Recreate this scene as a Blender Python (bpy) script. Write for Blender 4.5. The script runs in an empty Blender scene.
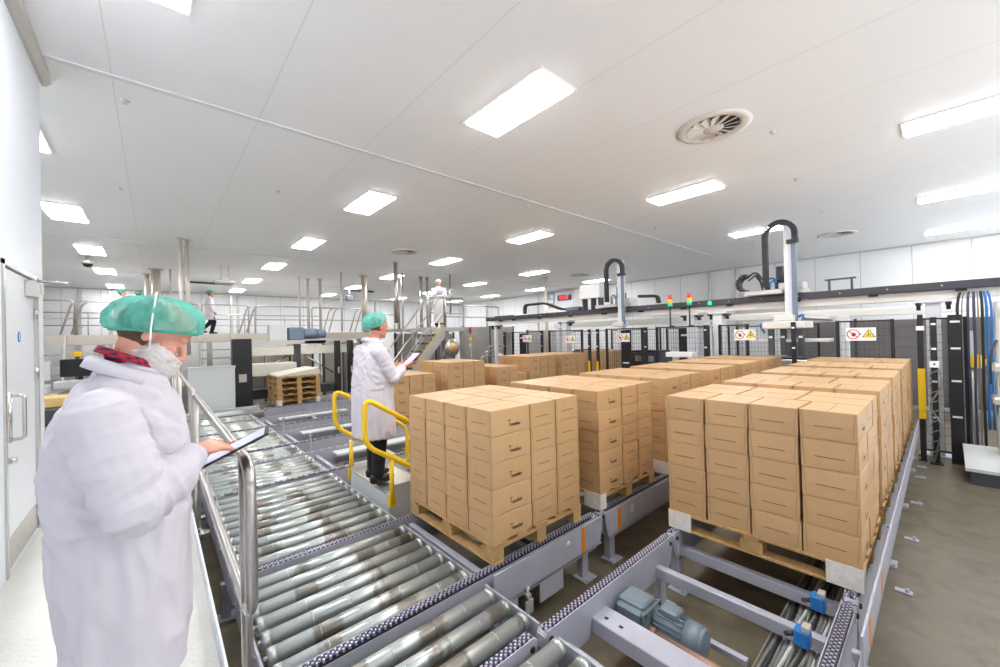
import bpy, bmesh, math, random
from mathutils import Vector, Matrix, noise
random.seed(7)
PI = math.pi
R = math.radians
C = bpy.context.scene.collection
V = Vector

# ---------------------------------------------------------------- materials
def lin(c):
    c = c / 255.0
    return c / 12.92 if c <= 0.04045 else ((c + 0.055) / 1.055) ** 2.4
def rgb(r, g, b): return (lin(r), lin(g), lin(b), 1.0)

MATS = {}
def mat(name, col, rough=0.5, metal=0.0, var=0.0, nscale=8.0, bump=0.0, bscale=60.0, rand=0.0,
        alpha=1.0, spec=0.5, stretch=(1, 1, 1), emit=0.0, var_col=None, trans=0.0):
    m = bpy.data.materials.new(name); m.use_nodes = True
    nt = m.node_tree; n = nt.nodes; L = nt.links
    b = n['Principled BSDF']
    b.inputs['Roughness'].default_value = rough
    b.inputs['Metallic'].default_value = metal
    b.inputs['Specular IOR Level'].default_value = spec
    b.inputs['Alpha'].default_value = alpha
    b.inputs['Transmission Weight'].default_value = trans
    b.inputs['Base Color'].default_value = col
    tc = n.new('ShaderNodeTexCoord'); mp = n.new('ShaderNodeMapping')
    mp.inputs['Scale'].default_value = stretch
    L.new(tc.outputs['Object'], mp.inputs['Vector'])
    src = None
    if var > 0:
        t = n.new('ShaderNodeTexNoise'); t.inputs['Scale'].default_value = nscale
        t.inputs['Detail'].default_value = 6; t.inputs['Roughness'].default_value = 0.62
        L.new(mp.outputs[0], t.inputs['Vector'])
        cr = n.new('ShaderNodeValToRGB')
        k = var
        d = var_col or (col[0]*(1-k), col[1]*(1-k), col[2]*(1-k), 1)
        u = (min(1, col[0]*(1+k*.6)), min(1, col[1]*(1+k*.6)), min(1, col[2]*(1+k*.6)), 1)
        cr.color_ramp.elements[0].position = 0.32; cr.color_ramp.elements[0].color = d
        cr.color_ramp.elements[1].position = 0.68; cr.color_ramp.elements[1].color = u
        L.new(t.outputs['Fac'], cr.inputs[0]); src = cr.outputs[0]
    if rand > 0:
        oi = n.new('ShaderNodeObjectInfo'); hs = n.new('ShaderNodeHueSaturation')
        mr = n.new('ShaderNodeMapRange'); mr.inputs[3].default_value = 1-rand; mr.inputs[4].default_value = 1+rand
        L.new(oi.outputs['Random'], mr.inputs[0]); L.new(mr.outputs[0], hs.inputs['Value'])
        if src: L.new(src, hs.inputs['Color'])
        else: hs.inputs['Color'].default_value = col
        src = hs.outputs[0]
    if src: L.new(src, b.inputs['Base Color'])
    if bump > 0:
        t2 = n.new('ShaderNodeTexNoise'); t2.inputs['Scale'].default_value = bscale; t2.inputs['Detail'].default_value = 4
        L.new(mp.outputs[0], t2.inputs['Vector'])
        bp = n.new('ShaderNodeBump'); bp.inputs['Strength'].default_value = bump; bp.inputs['Distance'].default_value = 0.01
        L.new(t2.outputs['Fac'], bp.inputs['Height']); L.new(bp.outputs[0], b.inputs['Normal'])
    if emit > 0:
        b.inputs['Emission Color'].default_value = col; b.inputs['Emission Strength'].default_value = emit
    MATS[name] = m
    return m

mat('wall_white', rgb(226, 231, 238), .35, var=.02, nscale=1.2)
mat('panel_grey', rgb(205, 209, 208), .4, var=.04, nscale=2)
mat('door_white', rgb(226, 229, 234), .3)
mat('steel', (.62, .60, .57, 1), .22, .95, var=.08, nscale=5)
mat('steel_rail', (.52, .49, .47, 1), .3, .88, var=.06, nscale=6)
mat('steel_sheet', (.55, .52, .48, 1), .3, .85, var=.18, nscale=1.6)
mat('pipe_beige', rgb(206, 196, 184), .3, .35)
mat('conv_grey', rgb(176, 176, 187), .42, .1, var=.09, nscale=5, bump=.03)
mat('conv_dark', rgb(120, 121, 132), .5, .1, var=.1)
mat('column_white', rgb(222, 224, 230), .4)
mat('gantry_white', rgb(222, 218, 212), .4, var=.03)
mat('black_cover', rgb(66, 63, 70), .38, var=.1, nscale=2)
mat('black', rgb(30, 29, 32), .45)
mat('rubber', rgb(38, 38, 42), .6)
mat('partition_grey', rgb(112, 108, 106), .5, var=.08)
mat('dark_grey', rgb(72, 74, 80), .5, var=.08)
mat('mesh_wire', rgb(58, 57, 60), .5)
mat('yellow', rgb(244, 200, 20), .35)
mat('orange', rgb(226, 138, 22), .5)
mat('red', rgb(205, 40, 46), .4)
mat('amber', rgb(240, 120, 50), .4)
mat('green_lamp', rgb(30, 190, 140), .35, emit=.5)
mat('red_lamp', rgb(235, 60, 60), .35, emit=.4)
mat('amber_lamp', rgb(245, 170, 60), .35, emit=.4)
mat('blue', rgb(40, 118, 190), .4)
mat('motor', rgb(112, 126, 134), .42, .1, var=.1, nscale=9)
mat('motor_blue', rgb(112, 128, 146), .42, .1, var=.08)
mat('shaft', rgb(168, 128, 106), .45, .35, var=.2, nscale=14)
mat('cable', rgb(128, 128, 124), .55)
mat('cable_dark', rgb(52, 52, 58), .5)
mat('hose_purple', rgb(74, 66, 92), .45)
mat('card', rgb(199, 159, 112), .45, var=.05, nscale=7, bump=.03, bscale=30, rand=.05, spec=.65)
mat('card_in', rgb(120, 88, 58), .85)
mat('ink', rgb(74, 56, 40), .8)
mat('wood', rgb(186, 148, 96), .75, var=.22, nscale=5, stretch=(1, 9, 6), bump=.15, bscale=30, rand=.1)
mat('wood_block', rgb(190, 152, 98), .8, var=.2, nscale=14, bump=.2, bscale=60, rand=.1)
mat('wood_white', rgb(232, 226, 216), .75, var=.15, nscale=18)
mat('slip', rgb(222, 216, 202), .6, var=.04)
mat('coat', rgb(212, 206, 214), .8, var=.03, nscale=6, bump=.05, bscale=220, spec=.25)
mat('trouser', rgb(24, 27, 52), .8, var=.2, nscale=10)
mat('trouser_black', rgb(24, 23, 28), .8, var=.2, nscale=10)
mat('shoe', rgb(24, 22, 22), .4)
mat('skin', rgb(222, 160, 138), .5, var=.09, nscale=14, spec=.35)
mat('skin_tan', rgb(206, 140, 116), .5, var=.09, nscale=14, spec=.35)
mat('lips', rgb(186, 104, 96), .5)
mat('hair', rgb(92, 66, 42), .65, var=.35, nscale=60)
mat('beard', rgb(176, 116, 66), .8, var=.35, nscale=90)
mat('eye', rgb(236, 234, 230), .2)
mat('screen', rgb(178, 184, 214), .12, emit=.35)
mat('screen_pink', rgb(206, 178, 208), .15, emit=.3)
mat('tablet_black', rgb(28, 28, 32), .25)
mat('sign_white', rgb(244, 242, 240), .4)
mat('sign_yellow', rgb(250, 224, 20), .4)
mat('light_frame', rgb(226, 226, 226), .4)
mat('vent_white', rgb(226, 222, 216), .5)
mat('vent_dark', rgb(96, 90, 82), .8)
mat('silver', rgb(202, 200, 196), .3, .4)
mat('glass', rgb(225, 235, 235), .05, alpha=.25)
mat('blue_box', rgb(150, 190, 225), .4)
mat('display', rgb(40, 16, 22), .2)
mat('display_red', rgb(235, 50, 80), .3, emit=1.5)
mat('lumber', rgb(218, 186, 120), .6)

def M(k): return MATS[k]

# translucent net fabrics: cap and beard cover
def net(name, col, alpha, fold=40.0):
    m = mat(name, col, .7, alpha=alpha, var=.10, nscale=18, bump=.4, bscale=fold, spec=.3)
    nt = m.node_tree; b = nt.nodes['Principled BSDF']
    t = nt.nodes.new('ShaderNodeTexNoise'); t.inputs['Scale'].default_value = 22; t.inputs['Detail'].default_value = 4
    tc = [n for n in nt.nodes if n.type == 'TEX_COORD'][0]
    nt.links.new(tc.outputs['Object'], t.inputs['Vector'])
    mr = nt.nodes.new('ShaderNodeMapRange'); mr.inputs[1].default_value = .3; mr.inputs[2].default_value = .7
    mr.inputs[3].default_value = max(0, alpha-.09); mr.inputs[4].default_value = min(1, alpha+.09)
    nt.links.new(t.outputs['Fac'], mr.inputs[0]); nt.links.new(mr.outputs[0], b.inputs['Alpha'])
    return m
net('net_teal', rgb(112, 214, 196), .52)
net('net_white', rgb(246, 243, 243), .60)
for n_ in MATS['net_white'].node_tree.nodes:
    if n_.type == 'TEX_NOISE': n_.inputs['Scale'].default_value = 14; n_.inputs['Detail'].default_value = 3
mat('net_band', rgb(40, 176, 152), .7, var=.2, nscale=40)
mat('net_green', rgb(60, 165, 130), .7, var=.2, nscale=20)
mat('net_pale', rgb(190, 226, 220), .7, var=.1, nscale=20)

def math_node(nt, op, a, b=None):
    n = nt.nodes.new('ShaderNodeMath'); n.operation = op
    for i, x in enumerate((a, b)):
        if x is None: continue
        if isinstance(x, (int, float)): n.inputs[i].default_value = x
        else: nt.links.new(x, n.inputs[i])
    return n.outputs[0]

def objxyz(nt):
    tc = nt.nodes.new('ShaderNodeTexCoord'); s = nt.nodes.new('ShaderNodeSeparateXYZ')
    nt.links.new(tc.outputs['Object'], s.inputs[0])
    return s.outputs

# ceiling: sandwich panels with joints every 1.2 m running along Y
m = mat('ceiling', rgb(247, 249, 252), .42, var=.03, nscale=.8)
nt = m.node_tree; b = nt.nodes['Principled BSDF']; x, y, z = objxyz(nt)
f = math_node(nt, 'FRACT', math_node(nt, 'DIVIDE', math_node(nt, 'ADD', x, 30.875), 1.2))
d = math_node(nt, 'ABSOLUTE', math_node(nt, 'SUBTRACT', f, .5))
g = math_node(nt, 'LESS_THAN', d, .004)
mx = nt.nodes.new('ShaderNodeMixRGB'); mx.inputs[2].default_value = rgb(229, 229, 228)
old = b.inputs['Base Color'].links[0].from_socket
nt.links.new(g, mx.inputs[0]); nt.links.new(old, mx.inputs[1]); nt.links.new(mx.outputs[0], b.inputs['Base Color'])

# back/right walls: cladding panels with vertical joints
def panel_wall(name, axis, pitch):
    m = mat(name, rgb(244, 245, 247), .4, var=.02, nscale=.8)
    nt = m.node_tree; b = nt.nodes['Principled BSDF']; xyz = objxyz(nt)
    f = math_node(nt, 'FRACT', math_node(nt, 'DIVIDE', math_node(nt, 'ADD', xyz[axis], 60), pitch))
    d = math_node(nt, 'ABSOLUTE', math_node(nt, 'SUBTRACT', f, .5))
    g = math_node(nt, 'LESS_THAN', d, .008)
    mx = nt.nodes.new('ShaderNodeMixRGB'); mx.inputs[2].default_value = rgb(192, 194, 198)
    old = b.inputs['Base Color'].links[0].from_socket
    nt.links.new(g, mx.inputs[0]); nt.links.new(old, mx.inputs[1]); nt.links.new(mx.outputs[0], b.inputs['Base Color'])
panel_wall('wall_panel_x', 0, 1.2); panel_wall('wall_panel_y', 1, 1.2)

# concrete floor with stains
m = mat('concrete', rgb(112, 103, 84), .42, var=.2, nscale=.9, bump=.05, bscale=14)
nt = m.node_tree; b = nt.nodes['Principled BSDF']
tc = nt.nodes.new('ShaderNodeTexCoord')
t = nt.nodes.new('ShaderNodeTexNoise'); t.inputs['Scale'].default_value = 3.2; t.inputs['Detail'].default_value = 9; t.inputs['Distortion'].default_value = 1.2
nt.links.new(tc.outputs['Object'], t.inputs['Vector'])
cr = nt.nodes.new('ShaderNodeValToRGB'); cr.color_ramp.elements[0].position = .36; cr.color_ramp.elements[0].color = (.72, .70, .68, 1)
cr.color_ramp.elements[1].position = .56; cr.color_ramp.elements[1].color = (1, 1, 1, 1)
mx = nt.nodes.new('ShaderNodeMixRGB'); mx.blend_type = 'MULTIPLY'; mx.inputs[0].default_value = 1
old = b.inputs['Base Color'].links[0].from_socket
nt.links.new(t.outputs['Fac'], cr.inputs[0]); nt.links.new(old, mx.inputs[1]); nt.links.new(cr.outputs[0], mx.inputs[2]); nt.links.new(mx.outputs[0], b.inputs['Base Color'])

# chequer plate
m = mat('chequer', rgb(214, 213, 208), .36, .25, var=.06, nscale=3)
nt = m.node_tree; b = nt.nodes['Principled BSDF']; x, y, z = objxyz(nt)
u = math_node(nt, 'MULTIPLY', math_node(nt, 'ADD', x, y), 1/.05); w = math_node(nt, 'MULTIPLY', math_node(nt, 'SUBTRACT', x, y), 1/.05)
fu = math_node(nt, 'SUBTRACT', math_node(nt, 'FRACT', u), .5); fw = math_node(nt, 'SUBTRACT', math_node(nt, 'FRACT', w), .5)
chk = math_node(nt, 'MODULO', math_node(nt, 'ADD', math_node(nt, 'FLOOR', u), math_node(nt, 'FLOOR', w)), 2)
chk = math_node(nt, 'ABSOLUTE', chk)
def loz(a, c):
    e = math_node(nt, 'ADD', math_node(nt, 'POWER', math_node(nt, 'ABSOLUTE', math_node(nt, 'DIVIDE', a, .46)), 2),
                  math_node(nt, 'POWER', math_node(nt, 'ABSOLUTE', math_node(nt, 'DIVIDE', c, .15)), 2))
    q = math_node(nt, 'SUBTRACT', 1, e); q = math_node(nt, 'MAXIMUM', q, 0); return math_node(nt, 'MINIMUM', q, .6)
h1 = math_node(nt, 'MULTIPLY', loz(fu, fw), chk)
h2 = math_node(nt, 'MULTIPLY', loz(fw, fu), math_node(nt, 'SUBTRACT', 1, chk))
bp = nt.nodes.new('ShaderNodeBump'); bp.inputs['Strength'].default_value = .8; bp.inputs['Distance'].default_value = .004
nt.links.new(math_node(nt, 'ADD', h1, h2), bp.inputs['Height']); nt.links.new(bp.outputs[0], b.inputs['Normal'])

# conveyor rollers: zinc with brown wear bands where pallet runners ride
m = mat('roller', (.50, .53, .51, 1), .28, .55, rand=.06)
nt = m.node_tree; b = nt.nodes['Principled BSDF']
tc = nt.nodes.new('ShaderNodeTexCoord'); oi = nt.nodes.new('ShaderNodeObjectInfo')
sx = nt.nodes.new('ShaderNodeSeparateXYZ'); nt.links.new(tc.outputs['Object'], sx.inputs[0])
wave = nt.nodes.new('ShaderNodeTexNoise'); wave.noise_dimensions = '2D'; wave.inputs['Scale'].default_value = 3.6; wave.inputs['Detail'].default_value = 5
cb = nt.nodes.new('ShaderNodeCombineXYZ'); nt.links.new(sx.outputs[0], cb.inputs[0])
nt.links.new(math_node(nt, 'MULTIPLY', oi.outputs['Random'], 37.0), cb.inputs[1])
nt.links.new(cb.outputs[0], wave.inputs['Vector'])
def band(c, wd):
    return math_node(nt, 'MAXIMUM', 0, math_node(nt, 'SUBTRACT', 1, math_node(nt, 'DIVIDE', math_node(nt, 'ABSOLUTE', math_node(nt, 'SUBTRACT', sx.outputs[0], c)), wd)))
bands = math_node(nt, 'ADD', math_node(nt, 'ADD', band(-.30, .2), band(.14, .2)), band(.5, .13))
t3 = nt.nodes.new('ShaderNodeTexNoise'); t3.inputs['Scale'].default_value = 30; t3.inputs['Detail'].default_value = 6
nt.links.new(tc.outputs['Object'], t3.inputs['Vector'])
s = math_node(nt, 'ADD', math_node(nt, 'MULTIPLY', wave.outputs['Fac'], 1.15), math_node(nt, 'MULTIPLY', bands, .30))
s = math_node(nt, 'ADD', s, math_node(nt, 'MULTIPLY', t3.outputs['Fac'], .22))
cr = nt.nodes.new('ShaderNodeValToRGB'); cr.color_ramp.elements[0].position = .92; cr.color_ramp.elements[0].color = (1, 1, 1, 1)
cr.color_ramp.elements[1].position = 1.06; cr.color_ramp.elements[1].color = (.52, .46, .42, 1)
nt.links.new(s, cr.inputs[0])
mx = nt.nodes.new('ShaderNodeMixRGB'); mx.blend_type = 'MULTIPLY'; mx.inputs[0].default_value = 1
old = b.inputs['Base Color'].links[0].from_socket
nt.links.new(old, mx.inputs[1]); nt.links.new(cr.outputs[0], mx.inputs[2]); nt.links.new(mx.outputs[0], b.inputs['Base Color'])

# plaid shirt
m = mat('plaid', rgb(178, 30, 52), .8)
nt = m.node_tree; b = nt.nodes['Principled BSDF']; x, y, z = objxyz(nt)
st = math_node(nt, 'LESS_THAN', math_node(nt, 'FRACT', math_node(nt, 'MULTIPLY', math_node(nt, 'ADD', x, y), 42)), .45)
st2 = math_node(nt, 'LESS_THAN', math_node(nt, 'FRACT', math_node(nt, 'MULTIPLY', z, 60)), .4)
mx = nt.nodes.new('ShaderNodeMixRGB'); mx.inputs[1].default_value = rgb(190, 30, 56); mx.inputs[2].default_value = rgb(46, 28, 62)
nt.links.new(math_node(nt, 'MULTIPLY', math_node(nt, 'ADD', st, st2), .5), mx.inputs[0]); nt.links.new(mx.outputs[0], b.inputs['Base Color'])

# luminous ceiling light diffuser
m = bpy.data.materials.new('diffuser'); m.use_nodes = True
b = m.node_tree.nodes['Principled BSDF']; b.inputs['Base Color'].default_value = (.9, .9, .9, 1)
b.inputs['Emission Color'].default_value = (.985, .99, 1.0, 1); b.inputs['Emission Strength'].default_value = 20.0
MATS['diffuser'] = m

# ---------------------------------------------------------------- mesh building
class MB:
    """collects shapes; build() links them as one mesh object"""
    def __init__(s): s.v = []; s.f = []; s.mi = []; s.sm = []
    def _add(s, vs, fs, mi, sm):
        o = len(s.v); s.v += [tuple(v) for v in vs]
        for f in fs: s.f.append([o+i for i in f]); s.mi.append(mi); s.sm.append(sm)
    def box(s, x0, x1, y0, y1, z0, z1, mi=0, c=0.0, rot=None, piv=None):
        if c <= 0:
            vs = [V((x, y, z)) for z in (z0, z1) for y in (y0, y1) for x in (x0, x1)]
            fs = [(0, 2, 3, 1), (4, 5, 7, 6), (0, 1, 5, 4), (2, 6, 7, 3), (0, 4, 6, 2), (1, 3, 7, 5)]
        else:
            c = min(c, (x1-x0)*.45, (y1-y0)*.45, (z1-z0)*.45)
            vs = []; ix = {}
            X = (x0, x1); Y = (y0, y1); Z = (z0, z1)
            for i in (0, 1):
                for j in (0, 1):
                    for k in (0, 1):
                        for a in (0, 1, 2):   # vertex that lies on the face of axis a
                            p = [X[i], Y[j], Z[k]]
                            for q, l in ((0, i), (1, j), (2, k)):
                                if q != a: p[q] += c if l == 0 else -c
                            ix[(i, j, k, a)] = len(vs); vs.append(V(p))
            fs = []
            for a in (0, 1, 2):
                o1, o2 = [q for q in (0, 1, 2) if q != a]
                for sgn in (0, 1):
                    def key(p, q):
                        t = [0, 0, 0]; t[a] = sgn; t[o1] = p; t[o2] = q; return ix[(t[0], t[1], t[2], a)]
                    loop = [key(0, 0), key(1, 0), key(1, 1), key(0, 1)]
                    fs.append(loop)
            for a in (0, 1, 2):               # edge chamfers: edges along axis a
                o1, o2 = [q for q in (0, 1, 2) if q != a]
                for p in (0, 1):
                    for q in (0, 1):
                        def key2(end, ax):
                            t = [0, 0, 0]; t[a] = end; t[o1] = p; t[o2] = q; return ix[(t[0], t[1], t[2], ax)]
                        fs.append([key2(0, o1), key2(1, o1), key2(1, o2), key2(0, o2)])
            for i in (0, 1):
                for j in (0, 1):
                    for k in (0, 1): fs.append([ix[(i, j, k, a)] for a in (0, 1, 2)])
            ctr = V(((x0+x1)/2, (y0+y1)/2, (z0+z1)/2))
            out = []
            for f in fs:
                n = (vs[f[1]]-vs[f[0]]).cross(vs[f[2]]-vs[f[0]])
                m_ = sum((vs[i] for i in f), V())/len(f) - ctr
                out.append(f if n.dot(m_) > 0 else f[::-1])
            fs = out
        if rot is not None:
            p = V(piv) if piv else V(((x0+x1)/2, (y0+y1)/2, (z0+z1)/2))
            vs = [p + rot @ (v-p) for v in vs]
        s._add(vs, fs, mi, False); return s
    def cyl(s, p0, p1, r, r1=None, seg=12, mi=0, sm=True, caps=True):
        p0 = V(p0); p1 = V(p1); r1 = r if r1 is None else r1
        d = (p1-p0).normalized(); a = d.orthogonal().normalized(); b = d.cross(a)
        vs = []
        for p, q in ((p0, r), (p1, r1)):
            for i in range(seg):
                t = 2*PI*i/seg; vs.append(p + (a*math.cos(t)+b*math.sin(t))*q)
        s._add(vs, [(i, (i+1) % seg, seg+(i+1) % seg, seg+i) for i in range(seg)], mi, sm)
        if caps:
            o = len(s.v)-2*seg
            s.f.append([o+i for i in range(seg)][::-1]); s.mi.append(mi); s.sm.append(False)
            s.f.append([o+seg+i for i in range(seg)]); s.mi.append(mi); s.sm.append(False)
        return s
    def tube(s, pts, r, seg=10, mi=0, closed=False):
        pts = [V(p) for p in pts]; n = len(pts); vs = []; fr = None
        for i, p in enumerate(pts):
            a = pts[i-1] if (i > 0 or closed) else p
            c = pts[(i+1) % n] if (i < n-1 or closed) else p
            d = (c-a).normalized()
            if fr is None: fr = d.orthogonal().normalized()
            fr = (fr - d*fr.dot(d)); fr = fr.normalized() if fr.length > 1e-6 else d.orthogonal().normalized()
            b = d.cross(fr)
            rr = r[i] if isinstance(r, (list, tuple)) else r
            for k in range(seg):
                t = 2*PI*k/seg; vs.append(p + (fr*math.cos(t)+b*math.sin(t))*rr)
        fs = []
        for i in range(n if closed else n-1):
            j = (i+1) % n
            for k in range(seg): fs.append((i*seg+k, i*seg+(k+1) % seg, j*seg+(k+1) % seg, j*seg+k))
        s._add(vs, fs, mi, True)
        if not closed:
            o = len(s.v)-n*seg
            s.f.append([o+k for k in range(seg)][::-1]); s.mi.append(mi); s.sm.append(False)
            s.f.append([o+(n-1)*seg+k for k in range(seg)]); s.mi.append(mi); s.sm.append(False)
        return s
    def prism(s, poly, a0, a1, axis='y', mi=0):
        """poly in the two other axes (x,z for y; y,z for x; x,y for z)"""
        def P(u, w, t): return {'y': (u, t, w), 'x': (t, u, w), 'z': (u, w, t)}[axis]
        n = len(poly); vs = [P(u, w, a0) for u, w in poly] + [P(u, w, a1) for u, w in poly]
        fs = [list(range(n))[::-1], [n+i for i in range(n)]] + [(i, (i+1) % n, n+(i+1) % n, n+i) for i in range(n)]
        ar = sum(poly[i][0]*poly[(i+1) % n][1]-poly[(i+1) % n][0]*poly[i][1] for i in range(n))
        if (ar > 0) == (axis == 'y'): fs = [f[::-1] for f in fs]
        s._add(vs, fs, mi, False); return s
    def lathe(s, prof, c, axis='z', seg=24, mi=0, sm=True):
        c = V(c); vs = []
        for r, h in prof:
            for k in range(seg):
                t = 2*PI*k/seg; u, w = r*math.cos(t), r*math.sin(t)
                vs.append(c + V({'z': (u, w, h), 'x': (h, u, w), 'y': (w, h, u)}[axis]))
        fs = []
        for i in range(len(prof)-1):
            for k in range(seg): fs.append((i*seg+k, i*seg+(k+1) % seg, (i+1)*seg+(k+1) % seg, (i+1)*seg+k))
        s._add(vs, fs, mi, sm); return s
    def quad(s, a, b, c, d, mi=0): s._add([a, b, c, d], [(0, 1, 2, 3)], mi, False); return s
    def ball(s, c, r, mi=0, seg=12, ring=8, rot=None):
        c = V(c); r = V((r, r, r)) if isinstance(r, (int, float)) else V(r)
        vs = []
        for i in range(1, ring):
            ph = PI*i/ring
            for k in range(seg):
                t = 2*PI*k/seg
                vs.append(V((r.x*math.sin(ph)*math.cos(t), r.y*math.sin(ph)*math.sin(t), r.z*math.cos(ph))))
        vs += [V((0, 0, r.z)), V((0, 0, -r.z))]
        fs = []
        for i in range(ring-2):
            for k in range(seg): fs.append((i*seg+k, (i+1)*seg+k, (i+1)*seg+(k+1) % seg, i*seg+(k+1) % seg))
        T, B = len(vs)-2, len(vs)-1
        for k in range(seg):
            fs.append((T, k, (k+1) % seg)); o = (ring-2)*seg; fs.append((B, o+(k+1) % seg, o+k))
        if rot is not None: vs = [rot @ v for v in vs]
        s._add([c+v for v in vs], fs, mi, True); return s
    def mesh(s, name):
        me = bpy.data.meshes.new(name); me.from_pydata(s.v, [], s.f)
        for p, mi, sm in zip(me.polygons, s.mi, s.sm): p.material_index = mi; p.use_smooth = sm
        me.update(); return me
    def build(s, name, mats, parent=None, loc=None):
        return link(name, s.mesh(name), mats, parent, loc)

def link(name, me, mats, parent=None, loc=None):
    if not isinstance(mats, (list, tuple)): mats = [mats]
    if not me.materials:
        for m in mats: me.materials.append(M(m) if isinstance(m, str) else m)
    o = bpy.data.objects.new(name, me); C.objects.link(o)
    if parent is not None: o.parent = parent
    if loc is not None: o.location = loc
    return o

def tag(o, label, cat, group=None):
    o['label'] = label; o['category'] = cat
    if group: o['group'] = group
    return o
def thing(name, label, cat, loc=(0, 0, 0), rz=0, group=None):
    o = bpy.data.objects.new(name, None); C.objects.link(o)
    o.empty_display_size = .1; o.location = loc; o.rotation_euler = (0, 0, rz)
    return tag(o, label, cat, group)
def struct(name, mb, mats, parent=None):
    o = mb.build(name, mats, parent)
    if parent is None: o['kind'] = 'structure'
    return o
def copy_tree(root, label, group=None, loc=None, rz=None):
    r = root.copy(); C.objects.link(r)
    if loc is not None: r.location = loc
    if rz is not None: r.rotation_euler = (0, 0, rz)
    r['label'] = label
    if group: r['group'] = group
    for ch in list(root.children):
        c = ch.copy(); C.objects.link(c); c.parent = r
        for g in list(ch.children):
            d = g.copy(); C.objects.link(d); d.parent = c
    return r
def arc(c, r, a0, a1, n, plane):
    """points on an arc; plane gives the two axis vectors"""
    c = V(c); u, w = V(plane[0]), V(plane[1])
    return [c + (u*math.cos(a0+(a1-a0)*i/n) + w*math.sin(a0+(a1-a0)*i/n))*r for i in range(n+1)]
def rounded(pts, r, n=5, closed=False):
    """polyline with rounded corners"""
    pts = [V(p) for p in pts]; out = []; N = len(pts)
    for i, p in enumerate(pts):
        if not closed and i in (0, N-1): out.append(p); continue
        a = (pts[i-1]-p); b = (pts[(i+1) % N]-p); k = min(r, a.length*.49, b.length*.49)
        a.normalize(); b.normalize(); A = p+a*k; B = p+b*k
        for j in range(n+1):
            t = j/n; out.append(A*(1-t)**2 + p*2*t*(1-t) + B*t*t)
    return out
ORD = ['first', 'second', 'third', 'fourth', 'fifth', 'sixth', 'seventh', 'eighth', 'ninth', 'tenth']
EXPOSURE = 0.75
VISMASK = {(0,0):31,(0,1):31,(0,2):31,(0,3):31,(0,4):31,(0,5):16,(0,6):16,(0,7):31,(0,8):16,(0,9):16,(1,0):31,(1,1):16,(1,2):16,(1,3):16,(1,4):31,(1,5):16,(1,6):16,(1,7):31,(1,8):16,(1,9):16,(2,0):31,(2,1):16,(2,2):16,(2,3):16,(2,4):31,(2,5):16,(2,6):16,(2,7):31,(2,8):16,(2,9):16,(3,0):31,(3,1):16,(3,2):16,(3,3):16,(3,4):31,(3,5):16,(3,6):16,(3,7):27,(3,8):16,(3,9):16,(4,0):31,(4,1):16,(4,2):16,(4,3):16,(4,4):31,(4,5):16,(4,6):16,(4,7):22,(4,8):16,(4,9):16,(5,0):31,(5,1):31,(5,2):31,(5,3):31,(5,4):31,(5,5):16,(5,6):16,(5,7):31,(5,8):16,(5,9):16,(6,0):31,(6,1):16,(6,2):16,(6,3):16,(6,4):31,(6,5):16,(6,6):16,(6,7):31,(6,8):16,(6,9):16,(7,0):31,(7,1):16,(7,2):16,(7,3):16,(7,4):16,(7,5):16,(7,6):16,(7,7):16,(7,8):16,(7,9):16,(8,0):24,(8,1):16,(8,2):16,(8,3):16,(8,4):16,(8,5):16,(8,6):16,(8,7):16,(8,8):16,(8,9):16,(9,0):24,(9,1):16,(9,2):16,(9,3):16,(9,4):16,(9,5):16,(9,6):16,(9,7):24,(9,8):16,(9,9):16,(10,0):24,(10,1):16,(10,2):16,(10,3):16,(10,4):16,(10,5):16,(10,6):16,(10,7):16,(10,8):16,(10,9):16,(11,0):15,(11,4):12,(11,7):12,(11,8):8,(12,0):28,(12,1):30,(12,2):24,(12,3):24,(12,4):28,(12,5):16,(12,7):28,(12,8):16,(13,0):14,(13,1):12,(13,4):12,(13,7):4,(14,0):28,(14,1):24,(14,2):24,(14,3):16,(14,4):28,(14,7):28,(14,8):16,(15,0):28,(15,1):16,(15,4):30,(15,7):28,(15,8):16,(16,0):28,(16,1):28,(16,2):28,(16,3):30,(16,4):16}
VIS = {(a, b, l) for (a, b), m_ in VISMASK.items() for l in range(5) if m_ >> l & 1}
# ================================================================ setting
CZ = 4.67
struct('floor', MB().box(-6.2, 18, -3.0, 25.2, -.1, 0), 'concrete')
struct('ceiling', MB().box(-6.2, 18, -5.2, 25.2, CZ, CZ+.1), 'ceiling')
WX = -.767
wl = MB().box(WX-.1, WX, -5.0, 4.17, 0, CZ).box(WX-.1, WX, 5.19, 5.45, 0, CZ).box(WX-.1, WX, 4.17, 5.19, 2.72, CZ).box(WX-.1, WX, 4.17, 5.19, 0, .57)
struct('wall_left', wl, 'wall_white')
struct('wall_return', MB().box(-6.1, WX-.1, 5.35, 5.45, 0, CZ), 'wall_white')
struct('wall_far_left', MB().box(-6.2, -6.1, 13.5, 25.1, 0, CZ), 'wall_panel_y')
struct('wall_back', MB().box(-6.1, 17.8, 25.0, 25.1, 0, CZ), 'wall_panel_x')
struct('wall_right', MB().box(17.8, 17.9, -3.0, 25.1, 0, CZ), 'wall_panel_y')
# cove along the left wall and the ceiling joint covers
struct('trim_1', MB().prism([(WX, CZ-.10), (WX+.025, CZ-.10), (WX+.065, CZ-.06), (WX+.065, CZ), (WX, CZ)], -5, 5.55, 'y'), 'silver')
for i, y in enumerate((5.16, 13.2, 19.2, -1.6)):
    struct('trim_%d' % (i+2), MB().prism([(y-.038, CZ), (y-.03, CZ-.010), (y+.03, CZ-.010), (y+.038, CZ)], WX if y < 5.3 else -6.1, 17.8, 'x'), 'wall_white')
struct('trim_6', MB().box(17.74, 17.8, -5, 25, CZ-.05, CZ), 'silver')
struct('trim_7', MB().box(-6.1, 17.74, 24.94, 25, CZ-.05, CZ), 'silver')
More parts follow.
